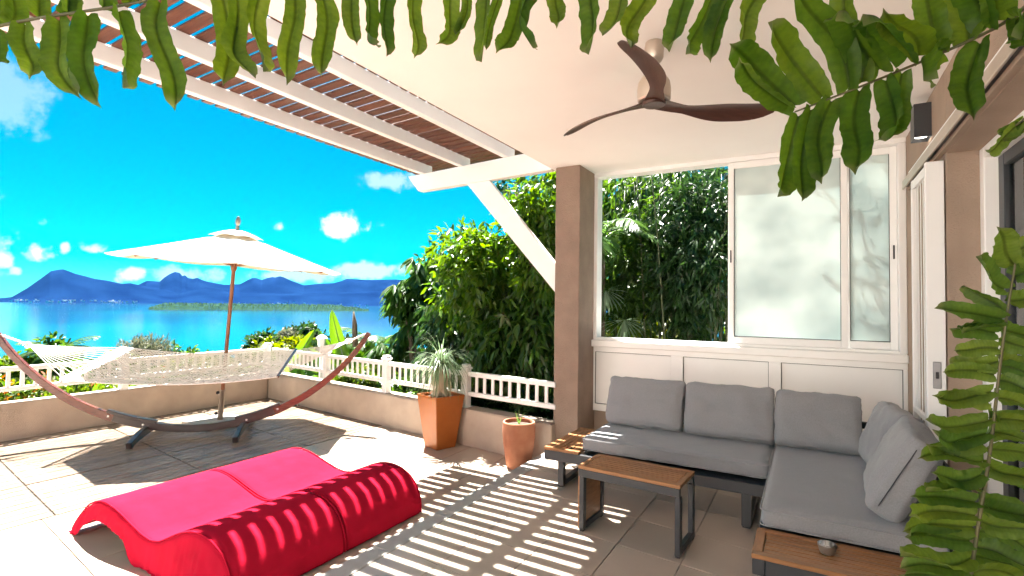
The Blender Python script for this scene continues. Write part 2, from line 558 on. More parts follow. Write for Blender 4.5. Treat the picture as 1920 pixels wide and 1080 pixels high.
def cushion_me(wx, wy, wz, r=.03, puff=.25, seed=0, n=14, wrinkle=.004, front=None):
    """a stuffed box: rounded, its big faces swollen, its skin wrinkled"""
    bm = bmesh.new()
    bmesh.ops.create_cube(bm, size=2)
    bmesh.ops.subdivide_edges(bm, edges=bm.edges[:], cuts=n, use_grid_fill=True)
    h = Vector((wx / 2, wy / 2, wz / 2))
    for v in bm.verts:
        u = Vector(v.co)
        q = Vector((u.x * h.x, u.y * h.y, u.z * h.z))
        c = Vector([max(-(h[i] - r), min(h[i] - r, q[i])) for i in range(3)])
        d = q - c
        p = c + (d.normalized() * r if d.length > 1e-9 else d)
        f = [1 - u.x ** 4, 1 - u.y ** 4, 1 - u.z ** 4]
        for i in range(3):
            j, k = (i + 1) % 3, (i + 2) % 3
            big = 1.0 if h[i] == min(h) else .012
            p[i] += math.copysign(1, u[i]) * abs(u[i]) ** 3 * puff * h[i] * f[j] * f[k] * big if abs(u[i]) > .01 else 0
        s = Vector((seed * 3.1, seed * 1.7, seed))
        g = mnoise.noise(p * 9 + s) * wrinkle + mnoise.noise(p * 26 + s) * wrinkle * .55
        nn = Vector([u[i] * (abs(u[i]) > .99) for i in range(3)])
        p += nn * g
        if front is not None:
            ax, sg, amp = front
            if u[ax] * sg > .9 and abs(u[1 - ax]) < .97:
                t = q[1 - ax]
                pl = mnoise.noise(Vector((t * 28 + seed, q.z * 6, seed)))
                p[ax] += sg * pl * amp * (1 - u.z) * .5 * 1.2
        v.co = p
    return finish(bm, True)

def leaf_template(kind='lance'):
    """unit leaf along +Y, folded on its midrib: verts, faces"""
    if kind == 'lance':
        v = [(0, 0, 0), (.13, .3, .03), (0, .35, -.02), (-.13, .3, .03), (.12, .65, .02), (0, .68, -.03), (-.12, .65, .02), (0, 1, -.10)]
        f = [(0, 1, 2), (0, 2, 3), (1, 4, 5, 2), (2, 5, 6, 3), (4, 7, 5), (5, 7, 6)]
    elif kind == 'oval':
        v = [(0, 0, 0), (.24, .4, .05), (0, .5, -.02), (-.24, .4, .05), (.17, .78, .03), (-.17, .78, .03), (0, 1, -.08)]
        f = [(0, 1, 2), (0, 2, 3), (1, 4, 6, 2), (2, 6, 5, 3)]
    elif kind == 'blade':
        v = [(0, 0, 0), (.05, .35, .0), (-.05, .35, .0), (.045, .7, -.05), (-.045, .7, -.05), (0, 1, -.16)]
        f = [(0, 1, 2), (1, 3, 4, 2), (3, 5, 4)]
    return np.array(v, float), f
def leaf_cloud(P, D, Sz, kind, rng, flat=0.5, wide=1.0):
    """leaves at P pointing along D with length Sz -> mesh data"""
    v, f = leaf_template(kind)
    v = v * np.array([wide, 1, 1])
    n = len(P)
    D = D / np.linalg.norm(D, axis=1, keepdims=True)
    A = rng.normal(size=(n, 3)) * flat + np.array([0, 0, 1.0])
    X = np.cross(D, A)
    X /= np.linalg.norm(X, axis=1, keepdims=True) + 1e-9
    Z = np.cross(X, D)
    B = np.stack([X, D, Z], axis=2)
    W = np.einsum('nij,kj->nki', B, v) * Sz[:, None, None] + P[:, None, :]
    k = len(v)
    faces = []
    for i in range(n):
        o = i * k
        for q in f:
            faces.append(tuple(o + a for a in q))
    return W.reshape(-1, 3), faces
def cloud_mesh(parts):
    V, F, o = [], [], 0
    for v, f in parts:
        V.append(v)
        F += [tuple(a + o for a in q) for q in f]
        o += len(v)
    V = np.concatenate(V)
    me = bpy.data.meshes.new('foliage')
    me.from_pydata(V.tolist(), [], F)
    me.polygons.foreach_set('use_smooth', [True] * len(me.polygons))
    return me
def crown_points(rng, n, rad, lumps=9, shell=.55):
    """twig tips spread through a lumpy crown, thicker towards its outside"""
    c = rng.normal(size=(lumps, 3))
    c /= np.linalg.norm(c, axis=1, keepdims=True)
    c *= rng.uniform(.25, .72, (lumps, 1))
    lr = rng.uniform(.30, .52, lumps)
    i = rng.integers(0, lumps, n)
    d = rng.normal(size=(n, 3))
    d /= np.linalg.norm(d, axis=1, keepdims=True)
    r = rng.uniform(shell, 1, (n, 1)) ** .6
    p = c[i] + d * r * lr[i][:, None]
    return p * np.array(rad), d
def twig_leaves(rng, tips, dirs, per, size, kind, droop=.5, spread=.5, twig=.25, flat=.6, wide=1.0):
    P, D, S = [], [], []
    for t, d in zip(tips, dirs):
        td = d * .7 + rng.normal(size=3) * .4 + np.array([0, 0, -droop])
        td /= np.linalg.norm(td)
        u = rng.uniform(0, 1, per)
        pp = t + td * (u[:, None] * twig) + rng.normal(size=(per, 3)) * .02
        dd = td * .6 + rng.normal(size=(per, 3)) * spread + np.array([0, 0, -droop])
        P.append(pp); D.append(dd); S.append(size * rng.uniform(.6, 1.15, per))
    return leaf_cloud(np.concatenate(P), np.concatenate(D), np.concatenate(S), kind, rng, flat, wide)
def trunk_me(base, top, r0, r1, limbs, rng, bend=.15):
    V, F = [], []
    base, top = Vector(base), Vector(top)
    pts = []
    for i in range(7):
        t = i / 6
        p = base.lerp(top, t)
        if 0 < i < 6: p += Vector(rng.normal(size=3) * bend * .25)
        pts.append(p)
    add_tube(V, F, pts, [r0 + (r1 - r0) * i / 6 for i in range(7)], 8)
    for l in limbs:
        l = Vector(l)
        s = pts[3 + int(rng.integers(0, 3))]
        mid = s.lerp(l, .5) + Vector(rng.normal(size=3) * .08)
        add_tube(V, F, [s, mid, l], [r1 * .85, r1 * .5, r1 * .18], 5)
    return np_mesh(V, F, True)

# ================================================================== setting: terrain, sea, mountains
SEA = -45.0
def ground_h(x, y):
    s = max(0, -8.3 - x)
    t = max(0, y - 6.0)
    if x > -8.3: d = t * .55
    elif y < 6: d = s
    else: d = math.hypot(s, t * .55)
    z = -0.75 - .15 * d
    z += mnoise.noise(Vector((x * .03, y * .03, 0))) * min(2.0, d * .04)
    return max(z, SEA - 6)
def grid_axis(lo, hi, fine_lo, fine_hi, n1, n2):
    a = list(np.linspace(lo, fine_lo, n1)[:-1]) + list(np.linspace(fine_lo, fine_hi, n2)) + list(np.linspace(fine_hi, hi, n1)[1:])
    return a
xs = grid_axis(-900, 900, -60, 40, 30, 50)
ys = grid_axis(-900, 900, -30, 60, 30, 45)
V = [(x, y, ground_h(x, y)) for y in ys for x in xs]
F = []
nx = len(xs)
for j in range(len(ys) - 1):
    for i in range(nx - 1):
        F.append((j * nx + i, j * nx + i + 1, (j + 1) * nx + i + 1, (j + 1) * nx + i))
# keep the hillside below the terrace slabs
M_ground = mat('hillside_ground', (.05, .075, .02), .95, .4, .8, .6, 6, c2=(.10, .09, .045), spec=.1)
g = link('ground', np_mesh(V, F, True), M_ground)
tag(g, kind='structure', label='green hillside falling away to the sea below the terrace')

def sea_mat():
    m = bpy.data.materials.new('lagoon_water')
    m.use_nodes = True
    t = m.node_tree
    b = t.nodes['Principled BSDF']
    tc = N(t, 'ShaderNodeTexCoord')
    n1 = N(t, 'ShaderNodeTexNoise')
    n1.inputs['Scale'].default_value = .0016
    n1.inputs['Detail'].default_value = 4
    lnk(t, tc.outputs['Object'], n1.inputs['Vector'])
    cr = N(t, 'ShaderNodeValToRGB')
    cr.color_ramp.elements[0].position = .38
    cr.color_ramp.elements[0].color = (.0, .015, .06, 1)
    cr.color_ramp.elements[1].position = .62
    cr.color_ramp.elements[1].color = (.0, .05, .08, 1)
    lnk(t, n1.outputs[0], cr.inputs[0])
    lnk(t, cr.outputs[0], b.inputs['Base Color'])
    b.inputs['Roughness'].default_value = .12
    b.inputs['IOR'].default_value = 1.33
    n2 = N(t, 'ShaderNodeTexNoise')
    n2.inputs['Scale'].default_value = .05
    n2.inputs['Detail'].default_value = 3
    lnk(t, tc.outputs['Object'], n2.inputs['Vector'])
    bp = N(t, 'ShaderNodeBump')
    bp.inputs['Strength'].default_value = .15
    bp.inputs['Distance'].default_value = 1.0
    lnk(t, n2.outputs[0], bp.inputs['Height'])
    lnk(t, bp.outputs[0], b.inputs['Normal'])
    return m
SZ = 14500
n = 24
V = [(-SZ + 2 * SZ * i / n, -SZ + 2 * SZ * j / n, SEA) for j in range(n + 1) for i in range(n + 1)]
F = [(j * (n + 1) + i, j * (n + 1) + i + 1, (j + 1) * (n + 1) + i + 1, (j + 1) * (n + 1) + i) for j in range(n) for i in range(n)]
s = link('sea', np_mesh(V, F), sea_mat())
tag(s, kind='structure', label='calm turquoise lagoon stretching to the far mountains')

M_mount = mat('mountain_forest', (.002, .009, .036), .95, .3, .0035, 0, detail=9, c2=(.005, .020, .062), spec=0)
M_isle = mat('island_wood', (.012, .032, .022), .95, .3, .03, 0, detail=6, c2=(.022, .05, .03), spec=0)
def ridge(name, prof, D, front, back, label, rough=18, m=None):
    """a mountain range: its crest follows a skyline, its flanks run down to the sea on both sides"""
    px = [p[0] for p in prof]
    X = np.linspace(px[0], px[-1], int((px[-1] - px[0]) / 2.2) + 1)
    Yp = np.interp(X, px, [p[1] for p in prof])
    rows = 13
    V, F = [], []
    for i, (x, y) in enumerate(zip(X, Yp)):
        r_ = ray(x, y)
        hd = Vector((r_.x, r_.y, 0))
        el = r_.z / hd.length
        hd.normalize()
        zc = EYE + el * D
        for k in range(rows):
            t = k / (rows - 1)
            if t <= .6:
                u = t / .6
                dist = D - front * (1 - u)
                sh = u ** 1.35
            else:
                u = (t - .6) / .4
                dist = D + back * u
                sh = (1 - u) ** 1.2
            p = CAM + hd * dist
            h = max(0, zc - SEA)
            nz_ = mnoise.fractal(Vector((p.x * .0022, p.y * .0022, D * .001)), 1.0, 2.1, 5)
            z = SEA - 4 + (h + 4) * sh * (1 + .30 * nz_ * (1 - sh) * min(1, u * 3 if t <= .6 else 1))
            if k == int(.6 * (rows - 1) + .5) or False:
                z = SEA - 4 + (h + 4) * 1.0
            V.append((p.x, p.y, z))
    for i in range(len(X) - 1):
        for k in range(rows - 1):
            F.append((i * rows + k, (i + 1) * rows + k, (i + 1) * rows + k + 1, i * rows + k + 1))
    o = link(name, np_mesh(V, F, True), m or M_mount)
    tag(o, label, kind='structure')
    return o
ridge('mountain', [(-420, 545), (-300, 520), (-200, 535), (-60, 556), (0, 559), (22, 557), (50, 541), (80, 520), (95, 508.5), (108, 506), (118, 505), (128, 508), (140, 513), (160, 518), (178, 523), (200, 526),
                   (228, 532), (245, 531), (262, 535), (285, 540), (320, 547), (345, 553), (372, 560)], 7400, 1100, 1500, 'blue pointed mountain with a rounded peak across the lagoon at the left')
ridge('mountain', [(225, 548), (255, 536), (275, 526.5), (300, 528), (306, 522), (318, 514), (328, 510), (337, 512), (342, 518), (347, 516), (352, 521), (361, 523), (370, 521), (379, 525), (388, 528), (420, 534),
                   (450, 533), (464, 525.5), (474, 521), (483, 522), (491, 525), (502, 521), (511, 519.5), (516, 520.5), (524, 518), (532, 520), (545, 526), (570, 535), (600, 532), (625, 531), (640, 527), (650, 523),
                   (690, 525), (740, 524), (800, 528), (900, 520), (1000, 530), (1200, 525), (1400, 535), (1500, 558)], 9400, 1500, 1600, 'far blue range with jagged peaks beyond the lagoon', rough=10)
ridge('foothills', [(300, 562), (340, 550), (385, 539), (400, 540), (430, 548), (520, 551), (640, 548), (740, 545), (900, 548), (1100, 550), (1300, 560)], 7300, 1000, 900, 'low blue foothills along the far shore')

# the wooded spit in the lagoon: a mass of far trees
rng = np.random.default_rng(5)
V, F = [], []
cols_ = 210
for i in range(cols_):
    x = 279 + (692 - 279) * i / (cols_ - 1)
    r_ = ray(x, 570)
    hd = Vector((r_.x, r_.y, 0)).normalized()
    e = min(1, i / 16, (cols_ - 1 - i) / 30)
    for k in range(9):
        d = 2750 + k * 45 * (.25 + .75 * e)
        p = CAM + hd * d
        z = SEA - 1
        if 0 < k < 8:
            z = SEA + (9 + 17 * min(1, k / 3)) * (.30 + .70 * e) * (.75 + .5 * rng.random())
            if x > 640: z = SEA + (z - SEA) * (.55 if rng.random() < .5 else 1)
        V.append((p.x, p.y, z))
for i in range(cols_ - 1):
    for k in range(8):
        F.append((i * 9 + k, (i + 1) * 9 + k, (i + 1) * 9 + k + 1, i * 9 + k + 1))
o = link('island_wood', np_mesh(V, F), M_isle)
tag(o, 'low island covered with dark trees in the lagoon', 'wood', kind='stuff')

# white houses scattered along the far shore: too small to count
rng = np.random.default_rng(77)
V, F = [], []
for k in range(70):
    x = rng.choice([rng.uniform(20, 260), rng.uniform(430, 730)], p=[.75, .25])
    r_ = ray(x, 560); hd = Vector((r_.x, r_.y, 0)).normalized()
    d = 6330 + rng.uniform(0, 130)
    p = CAM + hd * d; p.z = SEA + 3 + (d - 6330) * .16
    a, hgt = rng.uniform(5, 9), rng.uniform(5, 9)
    b = len(V)
    for dz in (-6, hgt):
        for u, v in ((-1, -1), (1, -1), (1, 1), (-1, 1)): V.append((p.x + u * a, p.y + v * a, p.z + dz))
    F += [tuple(b + q for q in f) for f in ((0, 1, 5, 4), (1, 2, 6, 5), (2, 3, 7, 6), (3, 0, 4, 7), (4, 5, 6, 7))]
o = link('far_village', np_mesh(V, F), mat('village_wall', (.80, .80, .80), .9, .2, .01, spec=0))
tag(o, 'scatter of tiny pale houses along the foot of the far mountain', 'village', kind='stuff')

# ================================================================== floors
SK = -0.135                                             # the floor joints and the right parapet run askew to the house
def slab_piece(name, x0, x1, ya, yb, xr, z1, th, m, parent, gap=.003, ymax=None, bev=.003):
    """a floor piece between x0..x1; its cross joints slope by SK, y given at x = xr"""
    q = []
    for x, y in ((x0 + gap, ya), (x1 - gap, ya), (x1 - gap, yb), (x0 + gap, yb)):
        yy = y + SK * (x - xr)
        yy += gap if y == ya else -gap
        if ymax is not None: yy = min(yy, ymax(x))
        q.append((x, yy))
    if q[3][1] - q[0][1] < .02 or q[2][1] - q[1][1] < .02:
        return None
    cx, cy_ = q[0]
    V = [(x - cx, y - cy_, -th) for x, y in q] + [(x - cx, y - cy_, 0) for x, y in q]
    F = [(3, 2, 1, 0), (4, 5, 6, 7), (0, 1, 5, 4), (1, 2, 6, 5), (2, 3, 7, 6), (3, 0, 4, 7)]
    bm = bmesh.new()
    bm.from_mesh(np_mesh(V, F))
    if bev:
        bm.edges.ensure_lookup_table()
        ed = [e for e in bm.edges if all(v.co.z > -1e-6 for v in e.verts)]
        bmesh.ops.bevel(bm, geom=ed, offset=bev, segments=1, affect='EDGES')
    return link(name, finish(bm), m, parent, loc=(cx, cy_, z1))
rnd = random.Random(3)
pf = box('porch_floor', -2.31, .95, -6.0, 5.6, -.7, -.010, M_grout)
tag(pf, 'taupe tiled porch floor under the roof', kind='structure')
xl = [-2.185] + [-1.85 + .4 * k for k in range(7)] + [.95]
for i in range(len(xl) - 1):
    for k in range(-1, 10):
        slab_piece('tile', xl[i], xl[i + 1], 1.42 + .45 * k, 1.87 + .45 * k, -1.05, rnd.uniform(-.0006, .0006), .009, M_tile, pf, .002, lambda x: 5.40, .0015)
for k in range(9):
    box('nosing_stone', -2.325, -2.188, -.6 + .6 * k + .002, min(5.0, -.6 + .6 * (k + 1)) - .002, -.035, .003, M_nosing, pf, .004)
box('tile_field', -2.18, .94, -5.95, .88, -.009, .0, M_tile, pf)
tf = box('terrace_floor', -8.2, -2.32, -6.0, 5.95, -.9, -.162, M_grout)
tag(tf, 'sunlit open terrace floor of pale tiles and grooved planks', kind='structure')
par_y = lambda x: 5.66 + (4.86 - 5.66) / 5.6 * (x + 7.9)      # inner face of the right parapet
bx = [-4.955, -4.43, -3.9, -3.37, -2.84, -2.332]
for i in range(5):
    for k in range(10):
        slab_piece('tile', bx[i], bx[i + 1], -.25 + .6 * k, .35 + .6 * k, -4, -.15 + rnd.uniform(-.0006, .0006), .011, M_btile, tf, .0035, lambda x: par_y(x) + .02, .0015)
for p in range(3):
    for q in range(8):
        x0 = -7.99 + 1.011 * p + .126 * q
        for k in range(-1, 5):
            slab_piece('deck_plank', x0, x0 + .126 - (.006 if q == 7 else 0), .70 + 1.15 * k, .70 + 1.15 * (k + 1), -5.6, -.15 + rnd.uniform(-.0015, .0015), .011, M_plank, tf, .0075, lambda x: par_y(x) + .02, .003)
box('tile_field', -7.99, -2.34, -5.95, -.6, -.161, -.152, M_btile, tf)

# ================================================================== parapets and railings
def prism(name, poly, z0, z1, m, parent=None, bev=.012):
    n = len(poly)
    V = [(x, y, z0) for x, y in poly] + [(x, y, z1) for x, y in poly]
    F = [tuple(range(n))[::-1], tuple(range(n, 2 * n))] + [(i, (i + 1) % n, n + (i + 1) % n, n + i) for i in range(n)]
    bm = bmesh.new()
    bm.from_mesh(np_mesh(V, F))
    if bev: bmesh.ops.bevel(bm, geom=bm.edges[:], offset=bev, segments=2, affect='EDGES')
    return link(name, finish(bm), m, parent)
wl = prism('parapet_wall', [(-8.0, -3.0), (-8.0, 5.675), (-8.2, 5.95), (-8.2, -3.0)], -1.6, .275, M_parapet)
tag(wl, 'low beige rendered parapet on the seaward side below the hammock', 'wall')
wr = prism('parapet_wall', [(-7.995, 5.68), (-2.29, par_y(-2.29)), (-2.29, par_y(-2.29) + .22), (-8.19, 5.96)], -1.6, .27, M_parapet)
tag(wr, 'low taupe parapet behind the two plant pots, ending at the column', 'wall')
def railing(name, A, B, posts, pitch, label, group):
    A, B = Vector((*A, 0)), Vector((*B, 0))
    L = (B - A).length
    ang = math.atan2(B.y - A.y, B.x - A.x)
    root = empty(name, (A.x, A.y, .27), ang, label, 'railing', group)
    pm = None
    edges = [p for p in posts]
    for p in posts:
        if pm is None:
            bm = bmesh.new()
            def bx_(x0, x1, y0, y1, z0, z1, b=.004):
                t = bmesh.new()
                t.from_mesh(box_me(x0, x1, y0, y1, z0, z1, b))
                t.to_mesh(tm := bpy.data.meshes.new('t'))
                bm.from_mesh(tm)
            bx_(-.045, .045, -.045, .045, .006, .445)
            bx_(-.056, .056, -.056, .056, .446, .472)
            bx_(-.046, .046, -.046, .046, .473, .505, .012)
            bx_(-.06, .06, -.06, .06, 0, .0055, .001)
            pm = finish(bm)
        link('post', pm, M_white, root, (p, 0, 0))
    span = [-.0] + edges + [L]
    span = sorted(set(round(x, 3) for x in span))
    bme = None
    for a, b in zip(span[:-1], span[1:]):
        x0 = a + (.047 if a in [round(e, 3) for e in edges] else 0)
        x1 = b - (.047 if b in [round(e, 3) for e in edges] else 0)
        if x1 - x0 < .1: continue
        box('top_rail', x0, x1, -.028, .028, .365, .420, M_white, root, .006)
        box('bottom_rail', x0, x1, -.024, .024, .135, .185, M_white, root, .006)
        nb = max(1, int(round((x1 - x0) / pitch)) - 1)
        for k in range(nb):
            xx = x0 + (x1 - x0) * (k + 1) / (nb + 1)
            if bme is None: bme = box_me(-.021, .021, -.010, .010, .1855, .3645, .006)
            link('baluster', bme, M_white, root, (xx, 0, 0))
    return root
railing('railing', (-8.07, -1.5), (-8.07, 5.77), [.85, 2.95, 5.05, 7.2], .125, 'white balustrade on the seaward parapet seen through the hammock', 'white balustrades round the terrace')
dv = Vector((5.6, -.86)).normalized()
railing('railing', (-8.0, par_y(-8.0) + .09), (-2.29, par_y(-2.29) + .12), [1.60, 3.02, 4.49], .118, 'white balustrade in front of the dark trees, behind the orange planter', 'white balustrades round the terrace')

# ================================================================== the house
H = empty('house', (0, 0, 0), 0, 'beige stucco house porch with white ceiling, square column and white window wall', 'house')
box('column', -2.318, -2.043, 4.97, 5.60, -1.2, 2.95, M_stucco, H, .006)
box('ceiling', -2.38, 4.2, 0.4, 5.515, 2.951, 3.0, M_ceil, H)
box('roof', -2.375, 4.2, 0.4, 5.51, 3.001, 3.38, M_white, H)
box('low_wall', -2.049, .719, 5.44, 5.60, -1.2, .356, M_house, H)
XS = [(-2.03, -1.213), (-1.097, -.322), (-.22, .690)]
pfm = empty('panel_frame')
pfm.parent = H
box('rail', -2.049, .719, 5.40, 5.47, .357, .427, M_frame, pfm, .004)
box('rail', -2.049, .719, 5.40, 5.47, .995, 1.052, M_frame, pfm, .004)
for a, b in ((-2.049, -2.03), (-1.213, -1.097), (-.322, -.22), (.690, .719)):
    box('stile', a, b, 5.402, 5.468, .4275, .9945, M_frame, pfm, .002)
for a, b in XS:
    box('panel', a - .004, b + .004, 5.436, 5.452, .424, .998, M_frame, H)
    gsk = empty('gasket'); gsk.parent = H
    for e in ((a, a + .005, .428, .994), (b - .005, b, .428, .994)):
        box('gasket_strip', e[0], e[1], 5.425, 5.435, e[2], e[3], M_alu, gsk)
    box('gasket_strip', a + .0055, b - .0055, 5.425, 5.435, .989, .994, M_alu, gsk)
    box('gasket_strip', a + .0055, b - .0055, 5.425, 5.435, .428, .433, M_alu, gsk)
box('sill', -2.10, .719, 5.335, 5.58, 1.0525, 1.125, M_frame, H, .008)
wf = empty('window_frame'); wf.parent = H
box('jamb', -2.049, -2.005, 5.39, 5.54, 1.126, 2.905, M_frame, wf, .005)
box('jamb', .665, .719, 5.39, 5.54, 1.126, 2.905, M_frame, wf, .005)
box('head', -2.049, .719, 5.385, 5.54, 2.9055, 2.950, M_frame, wf, .004)
box('track', -2.004, .664, 5.40, 5.53, 1.1255, 1.150, M_frame, wf, .003)
def sash(x0, x1, y, pane_m, hx):
    s = empty('sash'); s.parent = H
    z0, z1 = 1.151, 2.904
    t = .052
    box('stile', x0, x0 + t, y, y + .045, z0, z1, M_frame, s, .004)
    box('stile', x1 - t, x1, y, y + .045, z0, z1, M_frame, s, .004)
    box('rail', x0 + t, x1 - t, y, y + .045, z0, z0 + .065, M_frame, s, .004)
    box('rail', x0 + t, x1 - t, y, y + .045, z1 - .06, z1, M_frame, s, .004)
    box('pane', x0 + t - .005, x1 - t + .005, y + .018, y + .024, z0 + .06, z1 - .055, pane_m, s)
    for a, b in ((x0 + t, x0 + t + .005), (x1 - t - .005, x1 - t)):
        box('gasket', a, b, y + .008, y + .017, z0 + .066, z1 - .061, M_alu, s)
    box('gasket', x0 + t + .0055, x1 - t - .0055, y + .008, y + .017, z0 + .066, z0 + .072, M_alu, s)
    box('handle', hx - .006, hx + .006, y - .006, y + .003, 1.93, 2.05, M_black, s, .003)
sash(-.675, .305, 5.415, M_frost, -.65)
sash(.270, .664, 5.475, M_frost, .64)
# unseen white wall added behind the camera to bounce sunlight onto the porch
box('bounce_wall', -8.0, .719, -3.3, -3.05, -1.2, 3.6, M_white, H, .004)
# right-hand house wall with its sliding door opening
box('wall', .72, .95, 3.97, 5.60, -1.2, 2.95, M_house, H, .004)
box('lintel', .7205, .95, -5.0, 3.968, 2.44, 2.949, M_house, H, .004)
box('wall', .72, .95, -5.0, -1.2, -1.2, 2.439, M_house, H)
df = empty('door_frame'); df.parent = H
box('jamb', .873, .957, 3.885, 3.968, 0.001, 2.438, M_frame, df, .004)
box('head', .873, .957, -1.19, 3.884, 2.37, 2.438, M_frame, df, .004)
dr = empty('glass_door'); dr.parent = H
box('stile', .935, .985, 3.79, 3.884, .01, 2.369, M_darkframe, dr, .004)
box('stile', .935, .985, 1.60, 1.69, .01, 2.369, M_darkframe, dr, .004)
box('rail', .935, .985, 1.691, 3.789, 2.30, 2.369, M_darkframe, dr, .004)
box('rail', .935, .985, 1.691, 3.789, .01, .10, M_darkframe, dr, .004)
box('pane', .957, .963, 1.69, 3.79, .10, 2.30, M_clear, dr)
box('stile', .935, .985, -1.19, -1.10, .01, 2.369, M_darkframe, dr, .004)
box('rail', .935, .985, -1.099, 1.599, 2.30, 2.369, M_darkframe, dr, .004)
box('rail', .935, .985, -1.099, 1.599, .01, .10, M_darkframe, dr, .004)
box('pane', .957, .963, -1.10, 1.60, .10, 2.30, M_clear, dr)
rm = empty('room'); rm.parent = H
box('room_wall', 4.0, 4.2, -3.0, 5.6, -.2, 2.95, M_room, rm)
box('room_wall', .951, 3.99, 5.4, 5.6, -.2, 2.95, M_room, rm)
box('room_wall', .951, 3.99, -3.0, -2.8, -.2, 2.95, M_room, rm)
box('room_floor', .951, 3.99, -2.79, 5.39, -.2, -.001, M_tile, rm)
V, F = [], []
nn_ = 200
for i in range(nn_ + 1):
    y = 1.2 + (3.75 - 1.2) * i / nn_
    xw = 1.10 + .03 * math.sin(i * .62) + .012 * math.sin(i * .23 + 1)
    V += [(xw, y, .03), (xw, y, 2.42)]
F = [(2 * i, 2 * i + 2, 2 * i + 3, 2 * i + 1) for i in range(nn_)]
c = link('curtain', np_mesh(V, F, True), M_curtain)
c.modifiers.new('thick', 'SOLIDIFY').thickness = .004
tag(c, 'white pleated curtain hanging behind the glass door at the right edge', 'curtain')
tr_ = empty('door_track'); tr_.parent = H
box('flange', .700, .7195, -3.0, 5.15, 2.505, 2.600, M_frame, tr_, .003)
box('channel', .668, .7195, -3.0, 5.10, 2.470, 2.5045, M_darkframe, tr_, .003)
box('lip', .655, .667, -3.0, 5.12, 2.455, 2.520, M_nickel, tr_, .002)
box('lip', .690, .7195, -3.0, 5.10, 2.441, 2.4695, M_house, tr_, .002)
for y in (2.8, 3.55, 4.3, 4.95):
    box('bolt', .694, .700, y, y + .022, 2.545, 2.575, M_lock, tr_, .002)

# sliding security gate folded back against the wall
G = empty('security_gate', (.66, 4.2, 0), 0, 'white barred security gate folded against the wall beside the sofa', 'gate')
def gbox(name, x0, x1, y0, y1, z0, z1, m, par=None, bev=.003):
    o = box(name, x0 - .66, x1 - .66, y0 - 4.2, y1 - 4.2, z0, z1, m, par or G, bev)
    return o
gbox('end_stile', .622, .712, 3.972, 4.020, .02, 2.40, M_frame)
gbox('rail', .632, .655, 4.021, 4.50, 2.335, 2.395, M_frame)
gbox('rail', .632, .655, 4.021, 4.50, .80, .835, M_frame)
gbox('rail', .632, .655, 4.021, 4.50, .03, .10, M_frame)
gbox('stile', .630, .668, 4.501, 4.545, .02, 2.40, M_frame)
for k in range(5):
    y = 4.085 + k * .088
    gbox('bar', .640, .645, y, y + .011, .836, 2.334, M_frame, None, .001)
for k in range(5):
    y = 4.085 + k * .088
    gbox('bar', .640, .645, y, y + .011, .101, .799, M_frame, None, .001)
lk = gbox('lock', .648, .688, 3.964, 3.9715, 1.03, 1.19, M_lock)
gbox('lock_bolt', .660, .676, 3.956, 3.9635, 1.09, 1.13, M_black, G)

# wall lamp
S = empty('wall_lamp', (.72, 4.43, 2.66), 0, 'small charcoal box wall lamp above the security gate', 'lamp')
bm = bmesh.new()
bmesh.ops.create_cube(bm, size=1)
for v in bm.verts:
    v.co = Vector((-.0475 + v.co.x * .095, v.co.y * .14, .115 + v.co.z * .23))
bot = min(bm.faces, key=lambda f: f.calc_center_median().z)
r_ = bmesh.ops.inset_region(bm, faces=[bot], thickness=.008)
for v in bot.verts: v.co.z += .03
link('housing', finish(bm), M_alu, S)
m_em = bpy.data.materials.new('lamp_diffuser')
m_em.use_nodes = True
b = m_em.node_tree.nodes['Principled BSDF']
b.inputs['Base Color'].default_value = (.8, .78, .7, 1)
b.inputs['Emission Color'].default_value = (1, .93, .8, 1)
b.inputs['Emission Strength'].default_value = 1.2
link('diffuser', lathe_me([(.001, .018), (.034, .018), (.036, .026), (.001, .026)], 20), m_em, S, (-.0475, 0, 0))

# ================================================================== pergola
PG = empty('pergola', (-3.4, 5.05, 2.9), 0, 'white pergola with brown roof slats reaching out from the porch ceiling', 'pergola')
def pchild(name, me, m, loc=(0, 0, 0), rot=(0, 0, 0)):
    o = link(name, me, m, PG, Vector(loc) - Vector(PG.location), rot)
    return o
SL = .045
def bz(x): return 3.10 + SL * (x + 4.2)
for x in (-4.17, -3.59, -2.97):
    pchild('beam', box_me(-.034, .034, -1.5, 5.17, 0, .125, .004), M_white, (x, 0, bz(x)))
def xz_poly(poly, y0, y1, bev=.004):
    n = len(poly)
    V = [(x, y0, z) for x, z in poly] + [(x, y1, z) for x, z in poly]
    F = [tuple(range(n)), tuple(range(n, 2 * n))[::-1]] + [(i, n + i, n + (i + 1) % n, (i + 1) % n) for i in range(n)]
    bm = bmesh.new()
    bm.from_mesh(np_mesh(V, F))
    if bev: bmesh.ops.bevel(bm, geom=bm.edges[:], offset=bev, segments=1, affect='EDGES')
    return finish(bm)
for yb in (5.0, -1.2):
    pchild('bracket_beam', xz_poly([(-4.385, 3.088), (-4.215, 2.886), (-2.386, 2.945), (-2.386, 3.178)], yb, yb + .10), M_white)
pchild('strut', xz_poly([(-2.336, 1.63), (-2.336, 1.935), (-3.184, 2.917), (-3.497, 2.907)], 5.02, 5.085), M_white)
sm = box_me(0, 2.17, -.0435, .0435, 0, .020, .003)
for k in range(57):
    y = -1.40 + .12 * k
    o = pchild('slat', sm, M_slat, (-4.56 + rnd.uniform(-.006, .006), y, bz(-4.56) + .1265), (0, -math.atan(SL), rnd.uniform(-.002, .002)))

